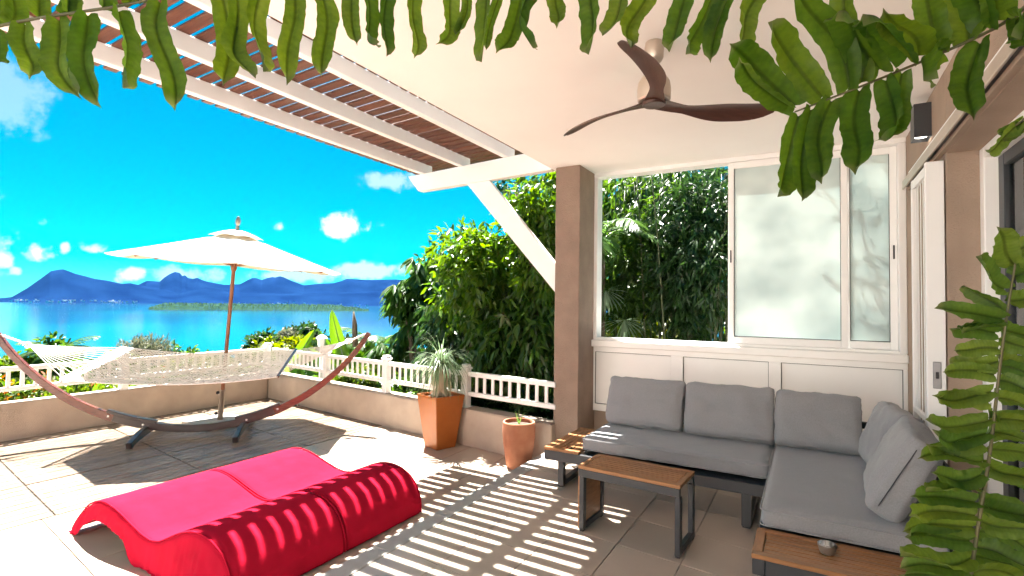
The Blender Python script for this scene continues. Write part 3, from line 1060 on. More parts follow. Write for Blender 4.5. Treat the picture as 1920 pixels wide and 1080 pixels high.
# ================================================================== ceiling fan
FC = Vector((-.733, 2.83, 2.62))
FN = empty('ceiling_fan', (FC.x, FC.y, 2.95), 0, 'three-bladed walnut ceiling fan with a satin nickel motor', 'fan')
lathe('canopy', [(.001, 0), (.048, 0), (.052, -.03), (.050, -.085), (.040, -.105), (.030, -.112), (.001, -.112)], M_nickel, FN)
lathe('rod', [(.001, -.1), (.012, -.1), (.012, -.20), (.001, -.20)], M_steel, FN)
lathe('ball_joint', [(.001, -.105), (.020, -.108), (.027, -.122), (.022, -.138), (.001, -.14)], M_steel, FN)
lathe('motor', [(.001, -.165), (.030, -.168), (.060, -.185), (.085, -.225), (.090, -.26), (.088, -.318), (.080, -.326), (.001, -.326)], M_nickel, FN)
def blade_me(L):
    V, F = [], []
    n, k = 22, 7
    for i in range(n + 1):
        t = i / n
        x = .015 + (L - .015) * t
        chord = .070 + .075 * math.sin(min(1, t / .75) * PI / 2) ** 2
        if t < .25: chord = .115 - .045 * (t / .25)
        if t >= .25: chord = .070 + .075 * math.sin(min(1, (t - .25) / .42) * PI / 2) ** 1.5
        if t > .80: chord *= max(.04, math.sqrt(max(0, 1 - ((t - .80) / .205) ** 2)))
        sweep = .055 * math.sin(t * PI * .9) - .075 * t * t
        tw = -R(6 + 22 * math.sin(min(1, t * 1.6) * PI / 2) - 8 * t)
        zz = -.014 * t + .02 * t * t
        th = .013 * (1 - .75 * t)
        for s in (1, -1):
            for j in range(k):
                u = (j / (k - 1) - .5)
                cam_ = (.25 - u * u) * .05 * chord / .1
                yy = sweep + u * chord * math.cos(tw)
                z_ = zz + u * chord * math.sin(tw) + cam_ + s * th * .5 * math.sqrt(max(.02, 1 - 4 * u * u))
                V.append((x, yy, z_))
    w2 = 2 * k
    for i in range(n):
        for j in range(k - 1):
            a = i * w2 + j
            F.append((a, a + w2, a + w2 + 1, a + 1))
            a += k
            F.append((a, a + 1, a + w2 + 1, a + w2))
        for j0, j1 in ((0, k), (k - 1, 2 * k - 1)):
            F.append((i * w2 + j0, i * w2 + j1, (i + 1) * w2 + j1, (i + 1) * w2 + j0))
    bm = bmesh.new()
    bm.from_mesh(np_mesh(V, F))
    return finish(bm, True, R(50))
bme = blade_me(.72)
for a in (-81, 42, 160):
    link('blade', bme, M_blade, FN, (0, 0, -.338), (0, 0, R(a)))
lathe('hub_cap', [(.001, -.327), (.062, -.327), (.066, -.338), (.058, -.350), (.001, -.353)], M_blade, FN)

# ================================================================== corner sofa
def slat_top(root, x0, x1, y0, y1, z1, along, n, border, th=.022):
    """teak top: four border boards and n slats"""
    z0 = z1 - th
    g_ = .002
    if along == 'x':
        ma, mb = M_teak, M_teaky
        box('border_board', x0, x1, y0, y0 + border, z0, z1, ma, root, .002)
        box('border_board', x0, x1, y1 - border, y1, z0, z1, ma, root, .002)
        box('border_board', x0, x0 + border, y0 + border + g_, y1 - border - g_, z0, z1, mb, root, .002)
        box('border_board', x1 - border, x1, y0 + border + g_, y1 - border - g_, z0, z1, mb, root, .002)
        a, b = y0 + border, y1 - border
        for k in range(n):
            p, q = a + (b - a) * k / n, a + (b - a) * (k + 1) / n
            box('slat', x0 + border + .004, x1 - border - .004, p + .0035, q - .0035, z0 + .002, z1 - .001, ma, root, .002)
    else:
        ma, mb = M_teaky, M_teak
        box('border_board', x0, x0 + border, y0, y1, z0, z1, ma, root, .002)
        box('border_board', x1 - border, x1, y0, y1, z0, z1, ma, root, .002)
        box('border_board', x0 + border + g_, x1 - border - g_, y0, y0 + border, z0, z1, mb, root, .002)
        box('border_board', x0 + border + g_, x1 - border - g_, y1 - border, y1, z0, z1, mb, root, .002)
        a, b = x0 + border, x1 - border
        for k in range(n):
            p, q = a + (b - a) * k / n, a + (b - a) * (k + 1) / n
            box('slat', p + .0035, q - .0035, y0 + border + .004, y1 - border - .004, z0 + .002, z1 - .001, ma, root, .002)
    box('underlay', x0 + border * .5, x1 - border * .5, y0 + border * .5, y1 - border * .5, z0 - .004, z0 - .0005, M_alu, root)
def loop_leg(root, x0, x1, y0, y1, z1, w=.05):
    """open rectangular sled leg in the plane across y"""
    g = empty('leg'); g.parent = root
    box('post', x0, x1, y0, y0 + w, .012, z1, M_alu, g, .002)
    box('post', x0, x1, y1 - w, y1, .012, z1, M_alu, g, .002)
    box('runner', x0, x1, y0 + w + .0005, y1 - w - .0005, .012, .012 + w * .8, M_alu, g, .002)
    for y in (y0 + .005, y1 - w + .005):
        box('glide', x0 + .005, x1 - .005, y, y + w - .01, .0005, .0118, M_black, g)
SF = empty('sofa', (0, 0, 0), 0, 'grey L-shaped corner sofa frame with teak slatted end tables in the porch corner', 'sofa')
TZ = .335
# left wing along the window wall
box('frame_rail', -1.885, -.235, 3.875, 3.93, .235, TZ - .0225, M_alu, SF, .003)
box('frame_rail', -1.885, -.235, 4.62, 4.67, .235, TZ - .0225, M_alu, SF, .003)
box('frame_rail', -1.885, -1.835, 3.9305, 4.6195, .235, TZ - .0225, M_alu, SF, .003)
box('deck', -1.57, -.235, 3.935, 4.615, .29, TZ - .024, M_alu, SF)
slat_top(SF, -1.887, -1.582, 3.872, 4.672, TZ, 'y', 5, .045)
loop_leg(SF, -1.80, -1.75, 3.96, 4.60, .2345)
loop_leg(SF, -.40, -.34, 3.90, 4.60, .2345, .07)
# right wing along the house wall
box('frame_rail', -.235, -.18, 2.75, 4.67, .235, TZ - .0225, M_alu, SF, .003)
box('frame_rail', .57, .62, 2.75, 4.67, .235, TZ - .0225, M_alu, SF, .003)
box('frame_rail', -.1795, .5695, 2.75, 2.80, .235, TZ - .0225, M_alu, SF, .003)
box('deck', -.1795, .5695, 3.10, 4.66, .29, TZ - .024, M_alu, SF)
slat_top(SF, -.238, .622, 2.742, 3.085, TZ, 'x', 6, .045)
loop_leg(SF, -.17, -.12, 2.80, 3.50, .2345)
loop_leg(SF, .50, .55, 2.80, 4.40, .2345)
# back rests: low tubular frames behind the cushions
br = empty('back_frame'); br.parent = SF
for x in (-1.50, -.92, -.30, .25):
    box('upright', x - .02, x + .02, 4.70, 4.725, .25, .66, M_alu, br, .003)
box('rail', -1.53, .62, 4.726, 4.75, .60, .65, M_alu, br, .003)
box('rail', -1.53, .62, 4.726, 4.75, .47, .51, M_alu, br, .003)
br = empty('back_frame'); br.parent = SF
for y in (3.2, 3.9, 4.55):
    box('upright', .621, .645, y - .02, y + .02, .25, .66, M_alu, br, .003)
box('rail', .646, .668, 3.12, 4.70, .60, .65, M_alu, br, .003)
box('rail', .646, .668, 3.12, 4.70, .47, .51, M_alu, br, .003)
def cushion(name, size, loc, rot, label, seed, group, r=.035, puff=.22, n=16, front=None, wr=.004):
    o = link(name, cushion_me(*size, r=r, puff=puff, seed=seed, n=n, front=front, wrinkle=wr), M_fabric, None, loc, rot)
    tag(o, label, 'cushion', group)
    return o
def piping(parent, size, z, r=.035, inset=.0):
    """raised seam round a cushion"""
    hx, hy = size[0] / 2 + inset, size[1] / 2 + inset
    pts = []
    k = 6
    for cx, cy_, a0 in ((hx - r, hy - r, 0), (-hx + r, hy - r, 90), (-hx + r, -hy + r, 180), (hx - r, -hy + r, 270)):
        for i in range(k + 1):
            a = R(a0 + 90 * i / k)
            pts.append(Vector((cx + r * math.cos(a), cy_ + r * math.sin(a), z)))
    pts.append(pts[0])
    tube('piping', pts, .0038, M_fabric, parent, 6)
c1 = cushion('seat_cushion', (1.345, .80, .105), (-.908, 4.335, TZ + .052), (0, 0, 0), 'long grey seat cushion along the window wall behind the coffee table', 1, 'grey sofa seat cushions', .03, .10, 40, (1, -1, .011))
c2_ = cushion('seat_cushion', (.79, 1.66, .105), (.170, 3.925, TZ + .052), (0, 0, 0), 'long grey seat cushion on the wing nearest the camera beside the slatted end table', 2, 'grey sofa seat cushions', .03, .10, 40, (1, -1, .007))
for cc, sz in ((c1, (1.345, .80)), (c2_, (.79, 1.66))):
    piping(cc, sz, .040, .03, .001)
    piping(cc, sz, -.040, .03, .001)
lean = R(-24)
for i, (x, wd, lab) in enumerate(((-1.243, .655, 'leftmost grey back cushion, next to the column'), (-.565, .665, 'middle grey back cushion leaning on the window wall'), (.055, .565, 'third grey back cushion leaning on the window wall, at the sofa corner'))):
    c = cushion('back_cushion', (wd, .15, .42), (x, 4.575, TZ + .105 + .205), (lean, R(rnd.uniform(-1.2, 1.2)), R(rnd.uniform(-1, 1))), lab, 5 + i, 'grey back cushions along the window wall', .030, .34, 18, None, .013)
c = cushion('back_cushion', (.14, .60, .42), (.455, 4.22, TZ + .105 + .205), (0, R(20), R(6)), 'grey back cushion half hidden in the sofa corner against the side wall', 9, 'grey back cushions along the house wall', .035, .38, 18, None, .012)
c = cushion('back_cushion', (.155, .68, .44), (.435, 3.53, TZ + .105 + .215), (R(0), R(27), R(-5)), 'pale grey back cushion nearest the camera, leaning with its zip seam showing', 10, 'grey back cushions along the house wall', .038, .36, 18, None, .012)
V, F = [], []
add_tube(V, F, [(-.03 + .085 * math.sin(t * .5) * 0, -.345, -.17 + .34 * t / 10) for t in range(11)], .003, 5)
link('zip_seam', np_mesh(V, F, True), M_alu, c)

# coffee table
CT = empty('coffee_table', (-.99, 3.41, 0), R(-4), 'small teak slatted coffee table with charcoal frame in front of the sofa', 'table')
hx, hy, tz = .338, .168, .432
def ct(name, *a, m=M_alu, bev=.003, par=None): return box(name, *a, m, par or CT, bev)
slat_top(CT, -hx, hx, -hy, hy, tz, 'x', 7, .034)
for s in (-1, 1):
    ct('apron', -hx + .004, hx - .004, *((-hy, -hy + .028) if s < 0 else (hy - .028, hy)), tz - .073, tz - .0225)
for xx, inner in ((-hx, True), (hx - .045, False)):
    g = empty('leg'); g.parent = CT
    ct('post', xx + .012, xx + .045, -hy, -hy + .045, .012, tz - .0735, par=g)
    ct('post', xx + .012, xx + .045, hy - .045, hy, .012, tz - .0735, par=g)
    ct('runner', xx + .012, xx + .045, -hy + .0455, hy - .0455, .012, .052, par=g)
    for y in (-hy + .004, hy - .041):
        ct('glide', xx + .014, xx + .043, y, y + .036, .0005, .0118, m=M_black, par=g)
    if inner:
        for k in range(5):
            a = -hy + .006 + k * (2 * hy - .012) / 5
            box('side_slat', xx, xx + .0115, a + .0015, a + (2 * hy - .012) / 5 - .0015, .014, tz - .0235, M_teaky, CT, .002)
        box('side_panel', xx + .030, xx + .034, -hy + .046, hy - .046, .053, tz - .074, M_teaky, CT)

# ashtray on the near end table
AS = empty('ashtray', (.075, 2.93, TZ + .0005), 0, 'small round metal ashtray with a perforated lid on the end table', 'ashtray')
lathe('bowl', [(.001, 0), (.027, 0), (.034, .012), (.040, .036), (.041, .044), (.038, .046), (.034, .040), (.001, .038)], M_steel, AS)
bm = bmesh.new()
for a in range(-3, 4):
    for b in range(-3, 4):
        if math.hypot(a, b) < 3.2 and (a + b) % 1 == 0:
            pass
bm.free()
V, F = [], []
for k in range(4):
    y = -.024 + .016 * k
    hw = math.sqrt(max(.0001, .035 ** 2 - y * y))
    add_tube(V, F, [(-hw, y, .046), (hw, y, .046)], .0032, 6)
    x = -.024 + .016 * k
    hw = math.sqrt(max(.0001, .035 ** 2 - x * x))
    add_tube(V, F, [(x, -hw, .0465), (x, hw, .0465)], .0030, 6)
link('grille', np_mesh(V, F, True), M_steel, AS)
lathe('ash_bed', [(.001, .0401), (.033, .0402), (.033, .0410), (.001, .0412)], M_black, AS)

# ================================================================== red wave loungers
WP = [(-4.53, -.128), (-4.47, -.06), (-4.38, .02), (-4.28, .095), (-4.17, .138), (-4.06, .152), (-3.94, .140), (-3.82, .112), (-3.70, .078), (-3.58, .048), (-3.48, .036), (-3.38, .052), (-3.28, .098),
      (-3.17, .150), (-3.05, .188), (-2.95, .195), (-2.85, .180), (-2.75, .135), (-2.68, .065), (-2.64, -.03), (-2.63, -.10), (-2.635, -.138)]
def resample(pr_, n):
    P = np.array(pr_)
    d = np.r_[0, np.cumsum(np.hypot(*np.diff(P, axis=0).T))]
    # Catmull-ish smoothing by oversampled cubic
    t = np.linspace(0, d[-1], n)
    x = np.interp(t, d, P[:, 0]); z = np.interp(t, d, P[:, 1])
    for _ in range(3):
        x[1:-1] = (x[:-2] + 2 * x[1:-1] + x[2:]) / 4
        z[1:-1] = (z[:-2] + 2 * z[1:-1] + z[2:]) / 4
    return x, z
def lounger(y0, y1, label, seed, skirt0, skirt1):
    root = empty('sun_lounger', (-3.55, (y0 + y1) / 2, -.15), 0, label, 'lounger', 'red wave loungers')
    ox, oy, oz = root.location
    n = 150
    X, Z = resample(WP, n)
    tx, tz_ = np.gradient(X), np.gradient(Z)
    ln = np.hypot(tx, tz_); nx_, nz_ = -tz_ / ln, tx / ln
    # taupe moulded shell under the cover
    V, F = [], []
    m_ = 6
    for i in range(14, n - 10):
        for j, (yy, dn) in enumerate(((y0 + .03, .040), (y1 - .03, .040), (y1 - .03, .085), (y0 + .03, .085))):
            V.append((X[i] - nx_[i] * dn - ox, yy - oy, max(-.149, Z[i] - nz_[i] * dn) - oz))
    ns = n - 24
    for i in range(ns - 1):
        for j in range(4):
            F.append((i * 4 + j, i * 4 + (j + 1) % 4, i * 4 + 4 + (j + 1) % 4, i * 4 + 4 + j))
    F += [(3, 2, 1, 0), tuple((ns - 1) * 4 + j for j in range(4))]
    link('shell', np_mesh(V, F), M_shell, root)
    # legs of the shell: curved side panels reaching the floor
    for yy in (y0 + .045, y1 - .075):
        V, F = [], []
        xs_ = np.linspace(-3.78, -2.75, 60)
        for x in xs_:
            zt = np.interp(x, X, Z) - .075
            hump = math.exp(-((x + 4.06) / .30) ** 2) + math.exp(-((x + 2.98) / .20) ** 2)
            zb = -.148 + .17 * math.exp(-((x + 4.02) / .20) ** 4) + .16 * math.exp(-((x + 3.0) / .15) ** 4)
            zb = min(zb, zt - .03)
            for dy in (0, .03):
                V += [(x - ox, yy + dy - oy, zb - oz), (x - ox, yy + dy - oy, zt - oz)]
        for i in range(len(xs_) - 1):
            a = i * 4
            F += [(a, a + 4, a + 5, a + 1), (a + 2, a + 3, a + 7, a + 6), (a + 1, a + 5, a + 7, a + 3), (a, a + 2, a + 6, a + 4)]
        F += [(0, 1, 3, 2), (len(V) - 4, len(V) - 2, len(V) - 1, len(V) - 3)]
        link('side_panel', np_mesh(V, F), M_shell, root)
    # red fabric cover: the wave itself with rounded edges and hanging skirts
    V, F = [], []
    prof = []
    W = y1 - y0
    rr = .028
    ny = 26
    def cross(i):
        pts = []
        k = 12
        if skirt0:
            for s in range(k):
                pts.append((0, -1 + s / k))            # skirt, s from hem to edge
        for s in range(ny + 1):
            pts.append((s / ny, 0))
        if skirt1:
            for s in range(k):
                pts.append((1, -(s + 1) / k))
        return pts
    pts = cross(0)
    mcount = len(pts)
    for i in range(n):
        for (u, dn) in pts:
            e = 1 - max(0, 1 - min(u, 1 - u) * W / rr)
            yy = y0 + u * W
            off = -.014 * (1 - math.sqrt(max(0, 1 - (1 - e) ** 2)))
            hollow = -.016 * math.sin(u * PI) ** .5 * math.exp(-((X[i] + 3.48) / .18) ** 2)
            off += hollow
            g = mnoise.noise(Vector((X[i] * 2.2 + seed, yy * 7, seed))) * .004 + mnoise.noise(Vector((X[i] * 8, yy * 3 + seed, 2))) * .002
            x = X[i] + nx_[i] * (off + g)
            z = Z[i] + nz_[i] * (off + g)
            if dn < 0:
                s = -dn
                sgn = -1 if u == 0 else 1
                drop = (.115 + .05 * mnoise.noise(Vector((X[i] * 2.3, seed, 7)))) if -4.45 < X[i] < -3.6 else .20 + .06 * mnoise.noise(Vector((X[i] * 2, seed, 3)))
                blend = min(1, max(0, (X[i] + 3.75) / .25))
                drop = (.112 + .008 * mnoise.noise(Vector((X[i] * 3, seed, 7)))) * (1 - blend) + .30 * blend
                zt = z - drop * s
                zt = max(-.140 + .004 * math.sin(X[i] * 30), zt)
                wav = (mnoise.noise(Vector((X[i] * 9 + s * .9, seed, 1))) * .010 + (abs(mnoise.noise(Vector((X[i] * 19 + s * 1.5, s * .8, seed)))) - .25) * .020) * min(1, s * 2.2)
                yy += sgn * (.004 + .014 * s + wav)
                x += .004 * mnoise.noise(Vector((X[i] * 9, s * 2, seed + 4))) * s
                z = zt
            V.append((x - ox, yy - oy, z - oz))
    for i in range(n - 1):
        for j in range(mcount - 1):
            F.append((i * mcount + j, (i + 1) * mcount + j, (i + 1) * mcount + j + 1, i * mcount + j + 1))
    o = link('cover', np_mesh(V, F, True), M_red, root)
    sdf = o.modifiers.new('thick', 'SOLIDIFY')
    sdf.thickness = .004
    sdf.offset = -1
    for u in (0.0, 1.0):
        V, F = [], []
        add_tube(V, F, [(X[i] + nx_[i] * -.004 - ox, y0 + .006 + u * (W - .012) - oy, Z[i] + nz_[i] * -.004 - oz) for i in range(0, n, 1)], .0055, 6)
        link('welt', np_mesh(V, F, True), M_red, o)
    return root
lounger(1.70, 2.475, 'red covered wave lounger nearer the camera, its skirt hanging over the shell', 3.3, True, False)
lounger(2.485, 3.24, 'red covered wave lounger on the far side, beside the terrace pots', 8.1, False, True)

# ================================================================== plant pots
P1 = empty('square_planter', (-3.69, 4.845, -.15), R(-18), 'tall tapered glossy orange planter with a ponytail palm', 'planter')
bm = bmesh.new()
def sq(h, z): return [bm.verts.new((a * h, b * h, z)) for a, b in ((-1, -1), (1, -1), (1, 1), (-1, 1))]
rings = [sq(.128, 0), sq(.196, .575), sq(.200, .585), sq(.200, .60), sq(.176, .60), sq(.172, .545)]
for a, b in zip(rings[:-1], rings[1:]):
    for i in range(4):
        bm.faces.new((a[i], a[(i + 1) % 4], b[(i + 1) % 4], b[i]))
bm.faces.new(rings[0][::-1]); bm.faces.new(rings[-1])
bmesh.ops.bevel(bm, geom=[e for e in bm.edges], offset=.006, segments=2, affect='EDGES')
link('pot', finish(bm, True, R(40)), M_orange, P1)
box('soil', -.17, .17, -.17, .17, .55, .566, M_soil, P1)
rng = np.random.default_rng(21)
PP = empty('ponytail_palm', (-3.69, 4.845, .415), 0, 'ponytail palm with drooping grey-green leaves and a shaggy dry skirt', 'plant')
V, F = [], []
prof = [(.085, 0), (.10, .03), (.085, .07), (.05, .12), (.036, .2), (.032, .30), (.028, .40)]
for k in range(9):
    a = rng.uniform(0, 6.28)
    add_tube(V, F, [(math.cos(a) * .02, math.sin(a) * .02, .30), (math.cos(a) * .045, math.sin(a) * .045, .10), (math.cos(a) * .11, math.sin(a) * .11, .0)], [.012, .016, .02], 6)
add_tube(V, F, [(0, 0, -.01), (.01, 0, .12), (0, .01, .25), (0, 0, .40)], [.055, .045, .036, .03], 10)
link('trunk', np_mesh(V, F, True), M_fiber, PP)
def strand(V, F, p0, d0, L, wd, drop, n=9, k=None):
    p = Vector(p0); d = Vector(d0).normalized()
    pts = [p.copy()]
    for i in range(n):
        d = (d + Vector((0, 0, -drop))).normalized()
        p = p + d * (L / n)
        pts.append(p.copy())
    b = len(V)
    side = Vector(d0).cross(Vector((0, 0, 1)))
    if side.length < .01: side = Vector((1, 0, 0))
    side.normalize()
    for i, q in enumerate(pts):
        ww = wd * (1 - (i / n) ** 2) + .0006
        V.append(q + side * ww / 2); V.append(q - side * ww / 2)
    for i in range(n):
        F.append((b + 2 * i, b + 2 * i + 1, b + 2 * i + 3, b + 2 * i + 2))
V, F = [], []
for k in range(230):
    a = rng.uniform(0, 6.28); el = rng.uniform(.1, 1.4)
    strand(V, F, (math.cos(a) * .02, math.sin(a) * .02, .38 + rng.uniform(-.05, .05)), (math.cos(a) * math.cos(el), math.sin(a) * math.cos(el), math.sin(el)), rng.uniform(.34, .60), .011, rng.uniform(.17, .34), 11)
link('foliage', np_mesh(V, F, True), L_pony, PP)
V, F = [], []
for k in range(190):
    a = rng.uniform(0, 6.28)
    strand(V, F, (math.cos(a) * .03, math.sin(a) * .03, .34 + rng.uniform(-.06, .06)), (math.cos(a), math.sin(a), rng.uniform(-.3, .5)), rng.uniform(.22, .40), .008, rng.uniform(.5, .9), 9)
link('dry_skirt', np_mesh(V, F, True), leafmat('leaf_dry', (.42, .37, .27), (.60, .55, .43), .3, .8), PP)

P2 = empty('round_pot', (-2.555, 4.66, -.15), 0, 'rounded terracotta pot beside the porch step', 'pot')
lathe('pot', [(.001, 0), (.108, 0), (.122, .015), (.140, .12), (.158, .24), (.167, .34), (.168, .40), (.162, .44), (.164, .452), (.158, .462), (.146, .462), (.140, .45), (.142, .415), (.001, .413)], M_terra, P2, (0, 0, 0), 40)
lathe('soil', [(.001, .414), (.139, .414), (.138, .424), (.07, .430), (.001, .432)], M_soil, P2)
SP = empty('seedling', (-2.555, 4.66, .285), 0, 'small spiky dark green seedling in the terracotta pot', 'plant')
V, F = [], []
for k in range(7):
    a = k * .9 + .3
    strand(V, F, (0, 0, -.005), (math.cos(a) * .5, math.sin(a) * .5, 1), .10 + .04 * (k % 3), .012, .06, 6)
link('leaves', np_mesh(V, F, True), L_palm, SP)

# ================================================================== parasol
UB = Vector((-6.865, 4.17, -.15))
UT = Vector((-6.675, 4.225, 2.60))
ax = (UT - UB).normalized()
UM = empty('parasol', UB, 0, 'cream octagonal parasol with wooden pole leaning over the hammock', 'parasol')
q = Vector((0, 0, 1)).rotation_difference(ax)
def up_pt(x, y, z): return q @ Vector((x, y, z))
def qmesh(o):
    o.rotation_mode = 'QUATERNION'
    o.rotation_quaternion = q
    return o
qmesh(lathe('pole', [(.001, .02), (.024, .02), (.024, 2.40), (.020, 2.62), (.001, 2.62)], M_pole, UM, k=16))
qmesh(lathe('sleeve', [(.001, .01), (.05, .01), (.05, .018), (.034, .022), (.032, .42), (.035, .425), (.035, .445), (.026, .447), (.001, .447)], M_bronze, UM, k=20))
for z in (.12, .40):
    o = lathe('clamp_knob', [(.001, 0), (.012, 0), (.013, .03), (.022, .032), (.022, .045), (.001, .046)], M_black, UM, k=12)
    o.location = up_pt(-.034, -.01, z)
    o.rotation_euler = (0, R(-90), R(15))
box('base_plate', -.36, .36, -.30, .30, .0005, .045, M_concrete, UM, .008)
NR, RAD, ZE, ZA = 8, 1.40, 2.13, 2.58
def canopy_z(t):                       # t: 0 at hub .. 1 at edge
    return ZA - (ZA - ZE) * t ** .93
V, F = [], []
per, rings_ = 6, 16
tot = NR * per
for i in range(rings_ + 1):
    t = .10 + .90 * i / rings_
    for j in range(tot):
        a = 2 * PI * j / tot + R(14)
        fr = (j % per) / per
        ca = math.cos(PI / NR) / math.cos((fr - .5) * 2 * PI / NR)
        rr = RAD * t * ca
        sag = -.030 * math.sin(fr * PI) * t
        V.append(up_pt(rr * math.cos(a), rr * math.sin(a), canopy_z(t) + sag))
for i in range(rings_):
    for j in range(tot):
        F.append((i * tot + j, i * tot + (j + 1) % tot, (i + 1) * tot + (j + 1) % tot, (i + 1) * tot + j))
cn = link('canopy', np_mesh(V, F, True), M_canvas, UM)
so_ = cn.modifiers.new('thick', 'SOLIDIFY'); so_.thickness = .003
M_canvas_t = M_canvas.node_tree
_b = M_canvas_t.nodes['Principled BSDF']
_trn = N(M_canvas_t, 'ShaderNodeBsdfTranslucent')
_trn.inputs['Color'].default_value = (.80, .68, .52, 1)
_mm = N(M_canvas_t, 'ShaderNodeMixShader')
_mm.inputs[0].default_value = .12
lnk(M_canvas_t, _b.outputs[0], _mm.inputs[1]); lnk(M_canvas_t, _trn.outputs[0], _mm.inputs[2])
lnk(M_canvas_t, _mm.outputs[0], M_canvas_t.nodes['Material Output'].inputs['Surface'])
# vent cap with scalloped rim
V, F = [], []
for i in range(8):
    t = i / 7
    for j in range(tot):
        a = 2 * PI * j / tot + R(14)
        fr = (j % per) / per
        ca = math.cos(PI / NR) / math.cos((fr - .5) * 2 * PI / NR)
        rr = (.02 + .31 * t) * ca
        lift = .022 * math.sin(fr * PI) * t ** 3
        V.append(up_pt(rr * math.cos(a), rr * math.sin(a), ZA + .022 - .105 * t ** 1.5 + lift * .8 - .002))
for i in range(7):
    for j in range(tot):
        F.append((i * tot + j, i * tot + (j + 1) % tot, (i + 1) * tot + (j + 1) % tot, (i + 1) * tot + j))
vc = link('vent_cap', np_mesh(V, F, True), M_canvas, UM)
so_ = vc.modifiers.new('thick', 'SOLIDIFY'); so_.thickness = .003
for k in range(NR):
    a = 2 * PI * k / NR + R(14)
    p = [up_pt(RAD * t * math.cos(a), RAD * t * math.sin(a), canopy_z(t) - .014) for t in (.03, .3, .6, .985)]
    link('rib', bar_me(p, .016, .022), M_pole, UM)
    p = [up_pt(.03 * math.cos(a), .03 * math.sin(a), 2.12), up_pt(RAD * .55 * math.cos(a), RAD * .55 * math.sin(a), canopy_z(.55) - .03)]
    link('strut', bar_me(p, .013, .018), M_pole, UM)
o = qmesh(lathe('runner_hub', [(.001, 2.05), (.030, 2.05), (.040, 2.08), (.040, 2.13), (.03, 2.15), (.001, 2.15)], M_pole, UM, k=16))
o = qmesh(lathe('finial', [(.001, 2.60), (.024, 2.60), (.026, 2.645), (.016, 2.66), (.030, 2.69), (.034, 2.72), (.024, 2.76), (.012, 2.785), (.001, 2.79)], M_bronze, UM, k=16))

# ================================================================== hammock and its stand
HM = Vector((-6.44, 3.63, 0))
HD = Vector((.69, .73, 0)).normalized()
HN = Vector((-HD.y, HD.x, 0))
def hp(s, off, z): return HM + HD * s + HN * off + Vector((0, 0, z))
ARC_R, ARC_C = 2.30, 2.245
def arcz(s): return ARC_C - math.sqrt(ARC_R ** 2 - s * s)
HS = empty('hammock_stand', (HM.x, HM.y, -.15), 0, 'curved dark red wooden arc stand carrying the hammock', 'hammock stand')
def rel(p): return p - Vector(HS.location)
def arc_pts(s0, s1, n, dz=0.0): return [rel(hp(s0 + (s1 - s0) * i / n, 0, arcz(s0 + (s1 - s0) * i / n) + dz)) for i in range(n + 1)]
link('arc_arm', bar_me(arc_pts(-1.99, -.80, 24), .062, [.06 + .035 * i / 24 for i in range(25)], bev=.006), M_stand, HS)
link('arc_arm', bar_me(arc_pts(.80, 1.99, 24), .062, [.095 - .035 * i / 24 for i in range(25)], bev=.006), M_stand, HS)
link('centre_beam', bar_me(arc_pts(-.86, .86, 28, .004), .072, .085, bev=.006), M_standd, HS)
for s0, s1 in ((-.92, -.42), (.42, .92)):
    link('splice_plate', bar_me(arc_pts(s0, s1, 8, .062), .074, .034, bev=.005), M_standd, HS)
for s in (-.90, -.55, .55, .90):
    o = lathe('bolt', [(.001, 0), (.013, 0), (.011, .008), (.001, .010)], M_steel, HS, k=12)
    o.location = rel(hp(s, -.0365, arcz(s) + .01))
    nrm = -HN
    o.rotation_euler = nrm.to_track_quat('Z', 'Y').to_euler()
for s in (-.52, .52):
    pts = []
    for i in range(17):
        t = -1 + i / 8
        pts.append(rel(hp(s + .0 * t, .52 * t, -.105 + .060 * (1 - t * t))))
    wd = [.058] * 17
    link('foot', bar_me(pts, wd, [.085 if 3 < i < 13 else .07 for i in range(17)], bev=.006), M_standd, HS)
for sg in (-1, 1):
    e = rel(hp(sg * 1.95, 0, arcz(1.95) + .035))
    link('eye_hook', np_mesh(*(lambda V, F: (add_tube(V, F, [e + HD * (.02 * math.cos(a)) + Vector((0, 0, .02 * math.sin(a))) for a in np.linspace(0, 2 * PI, 13)], .004, 6, False), (V, F))[1])([], []), True), M_steel, HS)

HK = empty('hammock', (HM.x, HM.y, .5), 0, 'off-white knotted rope hammock with two wooden spreader bars', 'hammock')
def hrel(p): return p - Vector(HK.location)
LB = [hp(-1.12, -.60, .645), hp(-1.01, .60, .885)]     # left spreader bar: near end, far end
RB = [hp(.96, -.60, .618), hp(1.04, .60, .835)]
link('spreader_bar', bar_me([hrel(LB[0]), hrel(LB[1])], .032, .022, bev=.004), M_spread, HK)
link('spreader_bar', bar_me([hrel(RB[0]), hrel(RB[1])], .032, .022, bev=.004), M_stand, HK)
def bed(u, v):                       # u along 0..1, v across 0..1
    a = LB[0].lerp(LB[1], v); b = RB[0].lerp(RB[1], v)
    p = a.lerp(b, u)
    sag = .075 * 4 * u * (1 - u) + .05 * 4 * v * (1 - v) * (4 * u * (1 - u)) ** .5
    pinch = .05 * 4 * u * (1 - u) * (v - .5)
    return p - Vector((0, 0, sag)) - HN * pinch * 1.0
V, F = [], []
rg = random.Random(8)
nu, nv = 58, 28
def jit(i, j): 
    r2 = random.Random(i * 131 + j)
    return r2.uniform(-.006, .006)
for i in range(nu + 1):
    pass
